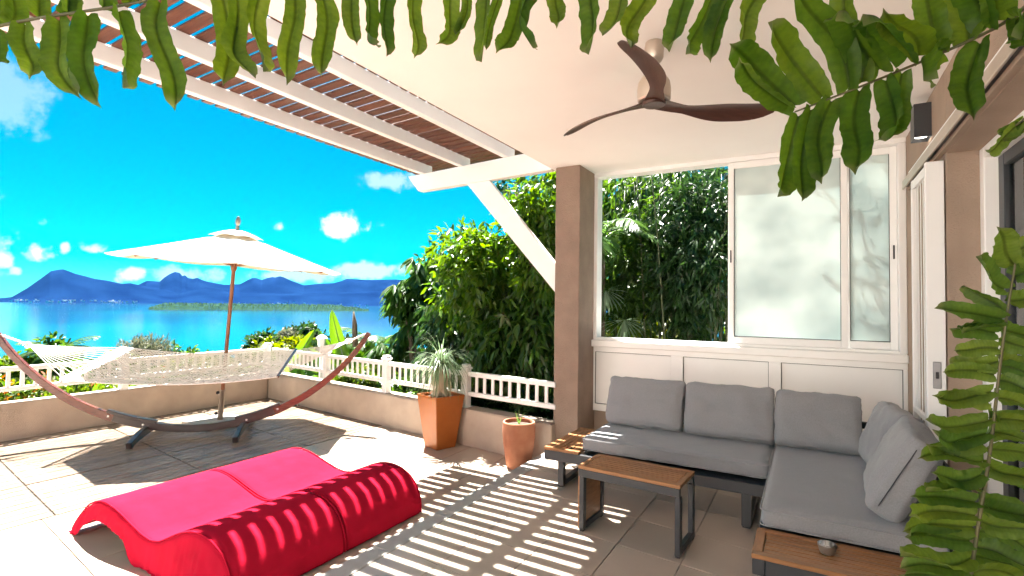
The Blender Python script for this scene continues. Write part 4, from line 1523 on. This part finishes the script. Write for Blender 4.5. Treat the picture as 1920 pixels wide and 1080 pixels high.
# zigzag strands across the bed meeting in knots
for i in range(nu):
    for par in (0, 1):
        pts = []
        for j in range(nv + 1):
            ii = i + (1 if (j + par) % 2 else 0)
            uu = min(1, max(0, ii / nu))
            pts.append(hrel(bed(uu, j / nv) + Vector((0, 0, jit(ii, j)))))
        if par == 0 or True:
            b = len(V)
            add_tube(V, F, pts, .0052, 3, False)
link('net', np_mesh(V, F, False), M_rope, HK)
for v in (0, 1):
    tube('edge_rope', [hrel(bed(i / 24, v)) for i in range(25)], .006, M_rope, HK, 6)
for bar_, sg in ((LB, -1), (RB, 1)):
    tip = hp(sg * 1.93, 0, arcz(1.95) + .045)
    mid = bar_[0].lerp(bar_[1], .5)
    ring = tip.lerp(mid, .27 if sg < 0 else .20) + Vector((0, 0, -.02))
    V, F = [], []
    for k in range(15):
        p = bar_[0].lerp(bar_[1], (k + .5) / 15)
        m1 = ring.lerp(p, .5) + Vector((0, 0, -.012))
        add_tube(V, F, [hrel(ring), hrel(m1), hrel(p)], .0035, 4, False)
    link('suspension_strings', np_mesh(V, F, True), M_rope, HK)
    V, F = [], []
    L = (ring - tip)
    for ph in (0, PI):
        add_tube(V, F, [hrel(tip + L * (t / 20) + HN * (.009 * math.cos(t * 1.1 + ph)) + Vector((0, 0, .009 * math.sin(t * 1.1 + ph)))) for t in range(21)], .007, 6, False)
    link('tether_rope', np_mesh(V, F, True), M_rope, HK)
    V, F = [], []
    rd = L.normalized(); rz = Vector((0, 0, 1))
    add_tube(V, F, [hrel(ring + rd * (.028 * math.cos(a)) + rz * (.028 * math.sin(a))) for a in np.linspace(0, 2 * PI, 17)], .007, 6, False)
    link('ring', np_mesh(V, F, True), M_rope, HK)

# ================================================================== vegetation
def onY(x, y, Y):
    r_ = ray(x, y)
    return CAM + r_ * (Y / r_.y)
def onX(x, y, X):
    r_ = ray(x, y)
    return CAM + r_ * (X / r_.x)
def tree(name, label, cat, c, rad, m, kind='lance', tips=320, per=9, size=.16, droop=.5, lumps=10, seed=1, twig=.22, wide=1.0, group=None, spread=.5, trunk_r=.06, shell=.4, base=None, flat=.6, limbs=7, palmate=False):
    rng = np.random.default_rng(seed)
    c = Vector(c)
    bx_, by_ = (c.x, c.y) if base is None else base
    bz_ = ground_h(bx_, by_) - .1
    root = empty(name, (bx_, by_, bz_), 0, label, cat, group)
    off = c - Vector((bx_, by_, bz_))
    tp, d = crown_points(rng, tips, rad, lumps, shell)
    if palmate:
        P, D, S = [], [], []
        for t, dd in zip(tp, d):
            ax_ = np.array([dd[0] * .8, dd[1] * .8, .35])
            for k in range(per):
                a = 2 * PI * k / per + rng.uniform(-.2, .2)
                P.append(t + rng.normal(size=3) * .008)
                D.append(np.array([math.cos(a) * .55, math.sin(a) * .55, -.75]) + ax_ * .45)
                S.append(size * rng.uniform(.75, 1.1))
        vf = leaf_cloud(np.array(P), np.array(D), np.array(S), kind, rng, .25, wide)
    else:
        vf = twig_leaves(rng, tp, d, per, size, kind, droop, spread, twig, flat, wide)
    o = link('crown', cloud_mesh([vf]), m, root, off)
    o['kind'] = 'stuff'
    lim = [off + Vector(tp[int(i)]) * .85 for i in rng.integers(0, tips, limbs)]
    link('trunk', trunk_me((0, 0, 0), off + Vector((0, 0, rad[2] * .1)), trunk_r, trunk_r * .45, lim, rng, .3), M_bark, root)
    return root
def pxr(px, c):                        # pixel radius -> metres at that point
    return px * ((Vector(c) - CAM).dot(fwd)) / FPX
def ptree(name, label, x, y, Y, rx, ry, m, depth=None, **kw):
    c = onY(x, y, Y)
    a, b = pxr(rx, c), pxr(ry, c)
    return tree(name, label, kw.pop('cat', 'tree'), c, (a, depth or a * .8, b), m, **kw)
GT = 'trees crowding behind the right balustrade'
ptree('umbrella_tree', 'umbrella tree with drooping fingered leaves, leftmost of the tall trees behind the balustrade', 778, 545, 6.9, 46, 92, L_schef, depth=.5, tips=85, per=9, size=.34, palmate=True, seed=11, lumps=12, group=GT, wide=.9, kind='lance', shell=.75)
ptree('umbrella_tree', 'low umbrella tree with dark drooping leaves at the foot of the tall trees', 745, 650, 6.9, 42, 50, L_schef, depth=.45, tips=40, per=9, size=.30, palmate=True, seed=12, lumps=8, group=GT, shell=.7)
ptree('mango_tree', 'sunlit leafy tree with long glossy leaves behind the diagonal strut', 885, 505, 6.05, 105, 108, L_bright, depth=.70, tips=660, per=9, size=.155, seed=13, droop=.45, group=GT, lumps=14, wide=1.1)
ptree('mango_tree', 'tall bright leafy tree touching the left side of the column', 1012, 440, 6.0, 72, 125, L_bright, depth=.62, tips=500, per=9, size=.15, seed=14, droop=.5, group=GT, lumps=12, wide=1.15)
ptree('mango_tree', 'dark leafy tree filling the space above the balustrade beside the column', 960, 630, 5.95, 118, 110, L_mango, depth=.55, tips=760, per=10, size=.17, seed=15, droop=.8, group=GT, lumps=14, wide=1.1)
ptree('mango_tree', 'shaded dark green tree directly behind the ponytail palm', 835, 650, 6.25, 88, 92, L_dark, depth=.5, tips=560, per=10, size=.17, seed=16, droop=.8, group=GT, lumps=12, wide=1.15)
ptree('hanging_branch_tree', 'thin tree with dark sparse leaves against the sky above the strut', 965, 352, 7.4, 44, 34, L_dark, depth=.5, tips=38, per=7, size=.14, seed=17, droop=.3, group=GT, lumps=5, wide=1.2, shell=.2)
ptree('shade_tree', 'deep green tree standing behind the umbrella tree', 835, 580, 8.4, 115, 125, L_mango, depth=.9, tips=700, per=9, size=.2, seed=18, droop=.5, group=GT, lumps=14, wide=1.2)
ptree('shade_tree', 'deep green tree far behind the column, filling the gaps', 1010, 540, 8.8, 125, 190, L_dark, depth=.9, tips=900, per=9, size=.2, seed=19, droop=.5, group=GT, lumps=18, wide=1.2)
# low shrubs behind the right parapet
GS = 'shrubs along the right parapet'
for i, (x, y, rx, ry, m, lab) in enumerate((
        (660, 722, 62, 26, L_hedge, 'low green shrub behind the balustrade at the hammock tip'),
        (765, 745, 70, 26, L_mango, 'low green shrub behind the orange planter'),
        (895, 758, 75, 34, L_dark, 'dark low shrub behind the balustrade between planter and round pot'),
        (1000, 775, 60, 34, L_dark, 'dark low shrub behind the balustrade next to the column'))):
    ptree('shrub', lab, x, y, 5.95 - .13 * i, rx, ry, m, depth=.25, tips=300, per=9, size=.10, seed=30 + i, droop=.2, lumps=12, group=GS, cat='shrub', kind='oval', trunk_r=.02, twig=.12)
# bamboo screen seen through the open window
def bamboo(x, y, Y, rx, ry, label, seed, m, n=700, culms=9, shade_leaves=False):
    rng = np.random.default_rng(seed)
    c = onY(x, y, Y)
    a, b = pxr(rx, c), pxr(ry, c)
    gz = ground_h(c.x, c.y) - .1
    root = empty('bamboo_clump', (c.x, c.y, gz), 0, label, 'bamboo', 'bamboo clumps beyond the open window')
    off = Vector((0, 0, c.z - gz))
    tops = []
    for k in range(culms):
        V, F = [], []
        p0 = Vector((rng.uniform(-a, a) * .6, rng.uniform(-.35, .35), 0))
        ln = Vector((rng.normal() * .25, rng.normal() * .2, 0))
        hgt = off.z + b * rng.uniform(.5, 1.0)
        pts = [p0 + ln * (t / 8) ** 2 + Vector((0, 0, hgt * t / 8)) for t in range(9)]
        add_tube(V, F, pts, [.022 - .0018 * t for t in range(9)], 6)
        link('culm', np_mesh(V, F, True), M_bamboo, root)
        tops.append(pts)
    tp, d = crown_points(rng, n, (a, .5, b), 22, .2)
    v1 = twig_leaves(rng, tp, d, 9, .17, 'blade', .55, .55, .26, .6, 1.5)
    o = link('foliage', cloud_mesh([v1]), m, root, off)
    o['kind'] = 'stuff'
    if shade_leaves:  # unseen leaves, added above the window to streak the pane with shade
        tp, d = crown_points(rng, 46, (.42, .35, .45), 5, .2)
        o = link('unseen_shade_foliage', cloud_mesh([twig_leaves(rng, tp, d, 8, .19, 'blade', .55, .55, .26, .6, 1.6)]), m, root, Vector((.02, 6.22, 3.72)) - Vector(root.location))
        o['kind'] = 'stuff'
    return root
bamboo(1180, 480, 7.4, 95, 190, 'bamboo clump at the left of the open window', 41, L_bamboo, 620)
bamboo(1300, 470, 7.2, 100, 200, 'dense dark bamboo clump beside the frosted sash', 42, L_dark, 820)
bamboo(1420, 480, 7.6, 110, 200, 'bamboo clump standing behind the frosted sash', 43, L_bamboo, 420, shade_leaves=True)
bamboo(1240, 470, 9.4, 150, 200, 'far bamboo clump closing the view through the open window', 44, L_dark, 1300)
ptree('shade_tree', 'sunlit broad tree behind the bamboo at the top of the window', 1190, 370, 9.9, 170, 110, L_bright, depth=1.0, tips=800, per=9, size=.18, seed=45, droop=.5, lumps=14, wide=1.1, group='trees beyond the open window')
ptree('shade_tree', 'tall dark tree behind the bamboo, on the right of the open window', 1370, 420, 10.5, 190, 190, L_dark, depth=1.0, tips=1000, per=9, size=.2, seed=46, droop=.5, lumps=16, wide=1.1, group='trees beyond the open window')
ptree('shade_tree', 'dark low tree under the bamboo at the bottom of the open window', 1290, 590, 9.8, 200, 100, L_mango, depth=.9, tips=800, per=9, size=.18, seed=47, droop=.5, lumps=14, wide=1.1, group='trees beyond the open window')
ptree('shrub', 'yellow-green sunlit shrub at the foot of the open window', 1190, 622, 8.2, 70, 34, L_yel, depth=.4, tips=260, per=8, size=.12, seed=48, lumps=10, cat='shrub', kind='oval', trunk_r=.02)

# palms with separate fronds
def frond_me(L, rise, droop, nleaf, ll, rng, gap=.9):
    """a feather frond growing along +X: arched midrib and two rows of leaflets"""
    V, F = [], []
    pts = []
    p = Vector((0, 0, 0)); a = rise
    for i in range(15):
        pts.append(p.copy())
        p = p + Vector((math.cos(a), 0, math.sin(a))) * L / 14
        a -= droop / 14
    add_tube(V, F, pts, [.012 * (1 - i / 15) + .002 for i in range(15)], 5)
    V = [np.array(v) for v in V]
    P, D, S = [], [], []
    for i in range(nleaf):
        t = .14 + .86 * i / nleaf
        k = t * 14
        k0 = min(13, int(k))
        q_ = pts[k0].lerp(pts[k0 + 1] if k0 < 14 else pts[14], k - k0)
        tang = (pts[min(14, k0 + 1)] - pts[k0]).normalized()
        for s in (-1, 1):
            P.append(np.array(q_))
            D.append(np.array(tang) * .75 + np.array([0, s * gap, -.25]) + rng.normal(size=3) * .06)
            S.append(ll * (math.sin(PI * min(1, t * .8 + .18)) + .12) * rng.uniform(.9, 1.1))
    lv, lf = leaf_cloud(np.array(P), np.array(D), np.array(S), 'blade', rng, .15, 1.1)
    b = len(V)
    return np_mesh(np.concatenate([np.array(V), lv]), F + [tuple(b + a for a in q_) for q_ in lf], True)
def palm(c, nf, L, ll, label, seed, m=None, group=None, trunk=.05):
    rng = np.random.default_rng(seed)
    c = Vector(c)
    gz = ground_h(c.x, c.y) - .1
    root = empty('palm', (c.x, c.y, gz), 0, label, 'palm', group)
    tube('trunk', [(0, 0, 0), (.03, .02, (c.z - gz) * .5), (0, 0, c.z - gz)], [trunk * 1.2, trunk, trunk * .8], M_bark, root, 9)
    for k in range(nf):
        me = frond_me(L * rng.uniform(.8, 1.1), rng.uniform(.3, 1.25), rng.uniform(1.3, 2.1), 34, ll, rng)
        link('frond', me, m or L_palm, root, (0, 0, c.z - gz), (rng.normal() * .12, 0, 2 * PI * k / nf + rng.uniform(-.25, .25)))
    return root
GP = 'feather palms round the terrace'
palm(onY(1128, 455, 7.0), 9, 1.0, .34, 'feather palm seen at the left edge of the open window', 51, None, GP)
palm(onY(700, 655, 7.4), 10, .95, .30, 'low dark feather palm left of the umbrella tree', 52, None, GP)
palm(onY(1025, 660, 7.3), 8, .85, .30, 'feather palm half hidden beside the column', 53, None, GP)
palm(onY(100, 668, 7.0) if False else at(105, 672, 13.5), 9, 1.1, .40, 'small feather palm on the slope behind the hammock at the left', 54, L_bright, GP)
# fan palm leaf beside the window jamb
FPr = empty('fan_palm', onY(1128, 640, 6.6), 0, 'fan palm leaf catching the light at the left side of the open window', 'palm')
rng = np.random.default_rng(61)
for (x, y, rot_) in ((1135, 545, 0), (1170, 600, .7)):
    c = onY(x, y, 6.6) - Vector(FPr.location)
    P, D, S = [], [], []
    for k in range(22):
        a = PI * (k / 21) * 1.15 - .25 + rot_ * .3 + PI * .0
        P.append(np.array(c)); D.append(np.array([math.cos(a), -.25, -math.sin(a) * .9 + .15])); S.append(.36 * rng.uniform(.85, 1.05))
    link('fan_leaf', np_mesh(*leaf_cloud(np.array(P), np.array(D), np.array(S), 'blade', rng, .1, 1.0), True), leafmat('leaf_fan', (.10, .16, .10), (.20, .27, .18), .4, .35), FPr)
    tube('stalk', [(0, 0, -.9), c * .5 + Vector((.03, 0, -.2)), c], .008, L_palm, FPr, 6)
# dry flower spike of the low palm
tube_ = tube('dry_spike', [at(666, 650, 9.2), at(665, 610, 9.2), at(663, 584, 9.2)], [.05, .045, .012], M_bark, None, 7)
tag(tube_, 'dry brown palm spike rising left of the umbrella tree', 'palm spike')

# banana plants
def banana(base, leaves, label, seed):
    rng = np.random.default_rng(seed)
    base = Vector(base)
    gz = ground_h(base.x, base.y) - .1
    root = empty('banana_plant', (base.x, base.y, gz), 0, label, 'banana plant', 'banana plants beyond the balustrade')
    hb = base.z - gz
    tube('stem', [(0, 0, 0), (.01, 0, hb * .5), (0, 0, hb)], [.10, .08, .05], L_banana, root, 10)
    for (tip, wd, fold) in leaves:
        tip = Vector(tip) - Vector((base.x, base.y, gz))
        p0 = Vector((0, 0, hb - .05))
        ax_ = tip - p0
        side = ax_.cross(fwd).normalized()
        nrm = side.cross(ax_).normalized()
        V, F = [], []
        n = 22
        for i in range(n + 1):
            t = i / n
            c = p0 + ax_ * t + nrm * (.12 * ax_.length * t * t)
            w_ = wd * (0.06 if t < .16 else math.sin(PI * min(1, (t - .14) / .86) ** .75) ** .6 + .03)
            for k, (u, hgt) in enumerate(((-1, fold), (-.5, fold * .55), (0, 0), (.5, fold * .55), (1, fold))):
                jag = 1 + .10 * mnoise.noise(Vector((t * 22, u * 3, seed)))
                V.append(c + side * (u * w_ * .5 * jag) - nrm * (hgt * w_ * abs(u)))
        for i in range(n):
            for k in range(4):
                F.append((i * 5 + k, i * 5 + k + 1, i * 5 + 6 + k, i * 5 + 5 + k))
        o = link('leaf', np_mesh(V, F, True), L_banana, root)
        tube('midrib', [V[i * 5 + 2] for i in range(0, n + 1, 2)], [.014 * (1 - i / 12) + .003 for i in range(n // 2 + 1)], L_pony, o, 6)
    return root
b0 = at(655, 705, 9.6)
banana(b0, [(at(617, 583, 9.5), .26, .25), (at(590, 618, 9.9), .20, .3), (at(700, 640, 9.4), .26, .3), (at(575, 655, 9.6), .24, .4), (at(730, 690, 9.2), .25, .4), (at(655, 628, 10.2), .18, .3)],
       'banana plant with one tall upright leaf behind the hammock tip', 71)
banana(at(540, 700, 10.5), [(at(585, 620, 10.4), .24, .3), (at(500, 660, 10.5), .26, .4), (at(560, 668, 10.2), .26, .3)], 'smaller banana plant just beyond the corner of the balustrade', 72)
banana(at(715, 710, 8.8), [(at(700, 655, 8.7), .22, .3), (at(690, 690, 8.5), .2, .3), (at(745, 660, 8.8), .22, .3)], 'short banana plant between the palm and the umbrella tree', 73)

# white garden lantern
GL = empty('garden_lantern', at(601, 716, 9.0), 0, 'white lantern on a post beyond the balustrade by the banana leaves', 'lantern')
lh = at(601, 650, 9.0).z - GL.location.z
tube('post', [(0, 0, -1.0), (0, 0, lh - .01)], .03, M_white, GL, 10)
lathe('lantern_body', [(.001, 0), (.055, 0), (.062, .02), (.075, .14), (.001, .14)], M_white, GL, (0, 0, lh), 6)
lathe('lantern_cap', [(.001, .141), (.10, .141), (.075, .175), (.03, .20), (.001, .205)], M_white, GL, (0, 0, lh), 6)

# shrubs and trees on the slope towards the sea
GB = 'bushes on the slope towards the sea'
def slope(name, label, x, y, d, rx, ry, m, seed, tips=300, per=8, size=.2, kind='oval', **kw):
    c = at(x, y, d)
    return tree(name, label, kw.pop('cat', 'tree'), c, (rx * d / FPX, rx * d / FPX * .8, ry * d / FPX), m, kind, tips, per, size, kw.pop('droop', .2), kw.pop('lumps', 12), seed, kw.pop('twig', size * 1.2), group=GB, **kw)
slope('slope_tree', 'round dark green tree on the slope behind the left end of the hammock', 100, 690, 15, 62, 46, L_mango, 81, 420, 9, .20)
slope('slope_bush', 'bright green bush on the slope at the left edge', 25, 712, 13, 60, 42, L_hedge, 82, 420, 9, .16)
slope('slope_bush', 'grey feathery shrub on the slope left of the parasol pole', 270, 668, 17, 52, 32, L_grey, 83, 420, 9, .22, 'blade', droop=-.7)
slope('slope_tree', 'small open green tree right of the grey shrub on the slope', 335, 672, 18, 34, 26, L_mango, 84, 160, 8, .18)
slope('slope_bush', 'green bush on the slope below the grey shrub', 215, 700, 14, 70, 36, L_hedge, 85, 420, 9, .16)
slope('slope_bush', 'leafy green bush behind the balustrade left of the parasol pole', 370, 700, 14, 70, 34, L_hedge, 86, 420, 9, .16)
slope('slope_bush', 'green bush behind the balustrade right of the parasol pole', 470, 690, 15, 60, 32, L_mango, 87, 380, 9, .17)
slope('slope_tree', 'dark green tree on the slope at the left of the far clump', 492, 652, 30, 36, 24, L_dark, 88, 260, 8, .36)
slope('slope_tree', 'broad dark tree crowning the far clump beside the banana leaf', 570, 638, 36, 42, 26, L_dark, 89, 300, 8, .42)
slope('slope_tree', 'yellow-green tree lit by the sun in the far clump', 553, 652, 26, 36, 18, L_yel, 90, 240, 8, .30)
slope('slope_tree', 'pale olive tree in the middle of the far clump', 530, 645, 33, 28, 18, L_grey, 91, 200, 8, .36)
slope('slope_tree', 'bright green tree low in the far clump', 505, 664, 24, 38, 18, L_yel, 92, 240, 8, .28)
slope('slope_tree', 'dark tree behind the white lantern', 630, 665, 20, 60, 34, L_dark, 93, 300, 8, .28)
# croton hedge behind the seaward parapet
rng = np.random.default_rng(95)
HG = empty('hedge', (-8.65, 2.2, -.9), 0, 'low croton hedge with green and orange leaves behind the seaward parapet', 'hedge')
parts = []
for (m, cnt, sd) in ((L_hedge, 1700, 1), (L_croton, 380, 2)):
    tp = np.stack([rng.uniform(-.32, .30, cnt), rng.uniform(-4.0, 3.6, cnt), rng.uniform(.55, 1.27, cnt)], axis=1)
    tp[:, 2] += .10 * np.sin(tp[:, 1] * 3.1) + rng.normal(size=cnt) * .03
    d = rng.normal(size=(cnt, 3)); d /= np.linalg.norm(d, axis=1, keepdims=True)
    o = link('foliage', cloud_mesh([twig_leaves(rng, tp, d, 7, .085, 'oval', -.4, .6, .08, .6, .9)]), m, HG)
    o['kind'] = 'stuff'
V, F = [], []
for k in range(26):
    y = -4 + 7.6 * k / 25
    add_tube(V, F, [(0, y, 0), (rng.uniform(-.1, .1), y + .1, .6), (rng.uniform(-.2, .2), y + rng.uniform(-.2, .2), 1.1)], [.02, .014, .006], 5)
link('stems', np_mesh(V, F, True), M_bark, HG)
# far wood covering the hillside: nobody could count it
rng = np.random.default_rng(97)
cnt = 5200
ang = rng.uniform(R(20), R(125), cnt)
dist = rng.uniform(14, 120, cnt) 
px_ = -np.sin(ang) * dist; py_ = np.cos(ang) * dist
keep = (px_ < -10) | (py_ > 11)
px_, py_ = px_[keep], py_[keep]
gz_ = np.array([ground_h(a, b) for a, b in zip(px_, py_)])
dd = np.hypot(px_, py_)
hh = np.minimum(rng.uniform(.2, 1.6, len(px_)) + dd * .012, np.maximum(.15, (1.5 - .112 * dd) - gz_ - .4))
tp = np.stack([px_, py_, gz_ + hh], axis=1)
d = rng.normal(size=(len(tp), 3)); d /= np.linalg.norm(d, axis=1, keepdims=True)
P_, D_, S_ = [], [], []
vf = twig_leaves(rng, tp, d, 9, .55, 'oval', .1, .7, .8, .6, 1.1)
o = link('hillside_scrub', cloud_mesh([vf]), L_mango)
tag(o, 'dense green scrub covering the hillside down to the sea', 'scrub', kind='stuff')

# ================================================================== fern fronds hanging close to the camera
def pinna_me(base, tip, wd, facing, seed, curl=0.0, n=20):
    """one fern leaflet: folded along its midrib, scalloped edges, tapering to a bent tip"""
    base, tip = Vector(base), Vector(tip)
    ax_ = tip - base
    L = ax_.length
    side = ax_.cross(facing)
    side.normalize()
    nrm = side.cross(ax_).normalized()
    rg = random.Random(seed)
    b1 = rg.uniform(-.08, .08)
    tw = rg.uniform(-.9, .9)
    b2 = rg.uniform(-.035, .035)
    bend = rg.uniform(-.20, .02)
    V, F = [], []
    us = (-1, -.66, -.30, -.06, .06, .30, .66, 1)
    for i in range(n + 1):
        t = i / n
        c = ax_ * t + side * (b1 * L * math.sin(t * PI) + b2 * L * math.sin(t * 2 * PI)) + nrm * (L * (bend * math.sin(t * PI) + curl * t ** 3 + .012 * math.sin(t * 9 + seed)))
        w_ = wd * .42 * min(1, .62 + t * 2.4) * (1 - .12 * t) * math.sqrt(max(0, 1 - max(0, (t - .74) / .265) ** 2.0)) + wd * .012
        a = tw * t
        s2 = side * math.cos(a) + nrm * math.sin(a)
        n2 = nrm * math.cos(a) - side * math.sin(a)
        for u in us:
            sc = 1 + (.035 * math.sin(t * 52 + seed + (2 if u > 0 else 0)) + .20 * mnoise.noise(Vector((t * 4.5, u, seed)))) * (abs(u) > .9)
            rip = .05 * wd * math.sin(t * 30 + seed * 2) * (abs(u) ** 2)
            dip = -.12 * (1 - abs(u)) ** 2.5 if abs(u) > .1 else -.165
            V.append(c + s2 * (u * w_ * sc) + n2 * (rip - wd * dip * -1.0 + wd * .10 * (1 - abs(u)) * -1))
    k = len(us)
    for i in range(n):
        for j in range(k - 1):
            F.append((i * k + j, i * k + j + 1, (i + 1) * k + j + 1, (i + 1) * k + j))
    me = np_mesh(V, F, True)
    at_ = me.attributes.new('leaf_uv', 'FLOAT_VECTOR', 'POINT')
    at_.data.foreach_set('vector', [q_ for i in range(n + 1) for u in us for q_ in (abs(u), i / n, 0.0)])
    return me
L_rach = mat('fern_rachis', (.045, .05, .012), .6, .2, 20, c2=(.07, .055, .02))
def frond(name, label, rachis, leaves, m, seed, r0=.0024, wmul=1.0):
    """rachis: list of (px, py, depth); leaves: (bx, by, tx, ty, width px, depth offset of tip)"""
    pts = [at(*p) for p in rachis]
    root = empty(name, pts[0], 0, label, 'fern', 'fern fronds hanging close to the camera')
    o0 = Vector(root.location)
    # smooth the stem
    sp = []
    for i in range(len(pts) - 1):
        for t in range(5):
            sp.append(pts[i].lerp(pts[i + 1], t / 5) - o0)
    sp.append(pts[-1] - o0)
    for _ in range(3):
        sp = [sp[0]] + [(sp[i - 1] + sp[i] * 2 + sp[i + 1]) / 4 for i in range(1, len(sp) - 1)] + [sp[-1]]
    tube('rachis', sp, [r0 * (1 - .6 * i / len(sp)) for i in range(len(sp))], L_rach, root, 7)
    rg = random.Random(seed)
    xs_ = [p[0] for p in rachis]; ys_ = [p[1] for p in rachis]; ds_ = [p[2] for p in rachis]
    for i, (bx_, by_, tx, ty, wpx, dz) in enumerate(leaves):
        # depth of the stem nearest to the leaflet's foot
        best = min(range(len(sp)), key=lambda k: (Vector((bx_, by_)) - px_of(sp[k] + o0)).length)
        db = (sp[best] + o0 - CAM).dot(fwd)
        b = at(bx_, by_, db)
        if (px_of(sp[best] + o0) - Vector((bx_, by_))).length > 60:
            pass
        t = at(tx, ty, db + dz)
        face = (-(b - CAM)).normalized() + Vector((rg.uniform(-.35, .35), rg.uniform(-.35, .35), rg.uniform(-.2, .3)))
        me = pinna_me(b, t, wpx * wmul * db / FPX, face, seed * 50 + i, rg.uniform(-.12, .06))
        link('pinna', me, m, root, b - o0)
    return root
def px_of(p):
    v = Vector(p) - CAM
    d_ = v.dot(fwd)
    return Vector((960 + FPX * v.dot(rt) / d_, 540 - FPX * v.dot(upv) / d_))
# long frond along the top edge
lv = [(-18, 50, -2, 112, 50, -.03), (40, 35, 60, 143, 52, -.05), (105, 28, 138, 168, 55, -.06), (165, 20, 180, 178, 54, -.05), (228, 12, 245, 165, 52, -.07), (295, -10, 324, 196, 52, -.08),
      (402, -40, 418, 147, 52, -.07), (445, -40, 472, 146, 50, -.06), (500, -40, 503, 138, 46, -.03), (548, -40, 540, 133, 46, -.07), (600, -40, 604, 123, 48, -.05), (648, -50, 668, 75, 40, -.05),
      (688, -50, 706, 92, 40, -.06), (738, -50, 740, 90, 38, -.05), (785, -50, 781, 100, 36, -.06), (850, -50, 826, 75, 42, -.05), (872, -45, 855, 66, 26, -.02), (905, -50, 888, 95, 42, -.06),
      (945, -40, 913, 82, 24, -.02), (985, -45, 934, 84, 46, -.05), (1020, -50, 1000, 98, 40, -.06), (1045, -60, 1037, 27, 40, -.05), (1105, -55, 1088, 77, 50, -.06), (1172, -60, 1132, 65, 46, -.05),
      (1235, -55, 1190, 78, 50, -.05), (1300, -55, 1250, 88, 48, -.06), (1352, -50, 1296, 100, 50, -.06), (1385, -50, 1330, 104, 48, -.03), (1450, -45, 1395, 92, 50, -.05)]
up_ = [(x0 + 10, y0 - 5, x0 + 40, y0 - 110, 34, .03) for (x0, y0, *_r) in lv[::2]]
dk = [(15, 42, 30, -60, 46, .02), (75, 30, 90, -70, 46, .02), (135, 25, 150, -80, 46, .02), (200, 15, 215, -90, 46, .02), (262, 2, 285, -110, 46, .02)]
frond('fern_frond', 'dark green fern frond running along the top edge from the left corner', [(-60, 62, .74), (60, 35, .73), (240, 10, .72), (420, -35, .71), (800, -55, .70), (1200, -58, .69), (1500, -45, .68)], lv + dk + up_, L_fern, 3, wmul=.95)
# frond at the top right
lv = [(1500, 208, 1468, 372, 46, -.03), (1528, 196, 1512, 366, 46, -.05), (1565, 180, 1546, 320, 48, -.06), (1612, 160, 1600, 312, 52, -.06), (1655, 142, 1650, 264, 46, -.06), (1695, 128, 1676, 242, 38, -.03),
      (1498, 205, 1372, 82, 60, -.04), (1545, 190, 1452, 35, 56, -.05), (1590, 172, 1500, -30, 56, -.05), (1480, 205, 1385, 110, 40, -.08), (1620, 155, 1580, -40, 52, -.03), (1655, 145, 1560, 45, 62, -.08),
      (1700, 125, 1610, 60, 60, -.07), (1735, 112, 1660, 30, 54, -.05), (1760, 105, 1735, -30, 50, -.03), (1780, 95, 1752, 152, 60, -.06), (1835, 70, 1818, 188, 52, -.06), (1850, 62, 1790, -40, 56, -.04), (1880, 45, 1850, -50, 56, -.03),
      (1890, 40, 1900, 70, 50, -.05), (1910, 20, 1950, 80, 50, -.05), (1810, 80, 1800, -40, 56, .0)]
frond('fern_frond', 'broad fern frond hanging from the top right corner over the frosted window', [(1955, -20, .56), (1905, 30, .57), (1850, 62, .58), (1735, 113, .60), (1600, 168, .62), (1490, 210, .64)], lv, L_fern, 5, wmul=1.12)
# frond running up the right edge
lv = []
rg = random.Random(12)
for i in range(20):
    y = 1095 - i * 26
    xr = 1822 + (1092 - y) * .125 if y > 700 else 1871 + (700 - y) * .08
    k = i / 19
    ll = 122 - 52 * k ** 1.5
    lv.append((xr, y, xr - ll + rg.uniform(-12, 12), y + rg.uniform(-12, 10) - 8 + (6 if i > 3 else -4), 46 - 8 * k, rg.uniform(-.04, .03)))
    lv.append((xr, y + 8, xr + ll * 1.0 + rg.uniform(-12, 12), y + 28 + rg.uniform(-10, 22), 46 - 8 * k, rg.uniform(-.03, .05)))
lv += [(1890, 600, 1770, 575, 40, -.02), (1885, 585, 1800, 540, 34, .03), (1893, 560, 1960, 555, 44, 0), (1895, 545, 1842, 478, 42, -.02), (1897, 520, 1960, 480, 48, -.03), (1900, 505, 1880, 428, 48, -.02), (1905, 480, 1965, 440, 44, .02)]
frond('fern_frond', 'pale green fern frond standing up the right edge in front of the glass door', [(1812, 1130, .62), (1830, 1010, .61), (1858, 840, .60), (1874, 690, .59), (1892, 560, .58), (1908, 470, .57)], lv, L_fern2, 7, wmul=1.0)
frond('fern_frond', 'short curled fern tip poking in at the right edge below the track', [(1965, 190, .60), (1930, 215, .60), (1905, 235, .60)], [(1925, 222, 1852, 285, 30, -.02), (1935, 215, 1880, 255, 26, .0), (1945, 205, 1935, 250, 26, .02), (1912, 232, 1868, 250, 22, .02)], L_fern2, 9)

# ================================================================== the air over the lagoon
hz = box('haze', -14800, 14800, -14800, 14800, SEA - 8, 560, None)
tag(hz, 'blue sea haze over the lagoon', kind='stuff')
mh = bpy.data.materials.new('sea_haze')
mh.use_nodes = True
t = mh.node_tree
for n_ in list(t.nodes): t.nodes.remove(n_)
o_ = N(t, 'ShaderNodeOutputMaterial')
pv = N(t, 'ShaderNodeVolumePrincipled')
pv.inputs['Color'].default_value = (.07, .30, 1.0, 1)
pv.inputs['Density'].default_value = 0.5 / 72000
pv.inputs['Anisotropy'].default_value = 0.0
lnk(t, pv.outputs[0], o_.inputs['Volume'])
if hasattr(mh, 'cycles') and hasattr(mh.cycles, 'homogeneous_volume'):
    mh.cycles.homogeneous_volume = True
hz.data.materials.append(mh)
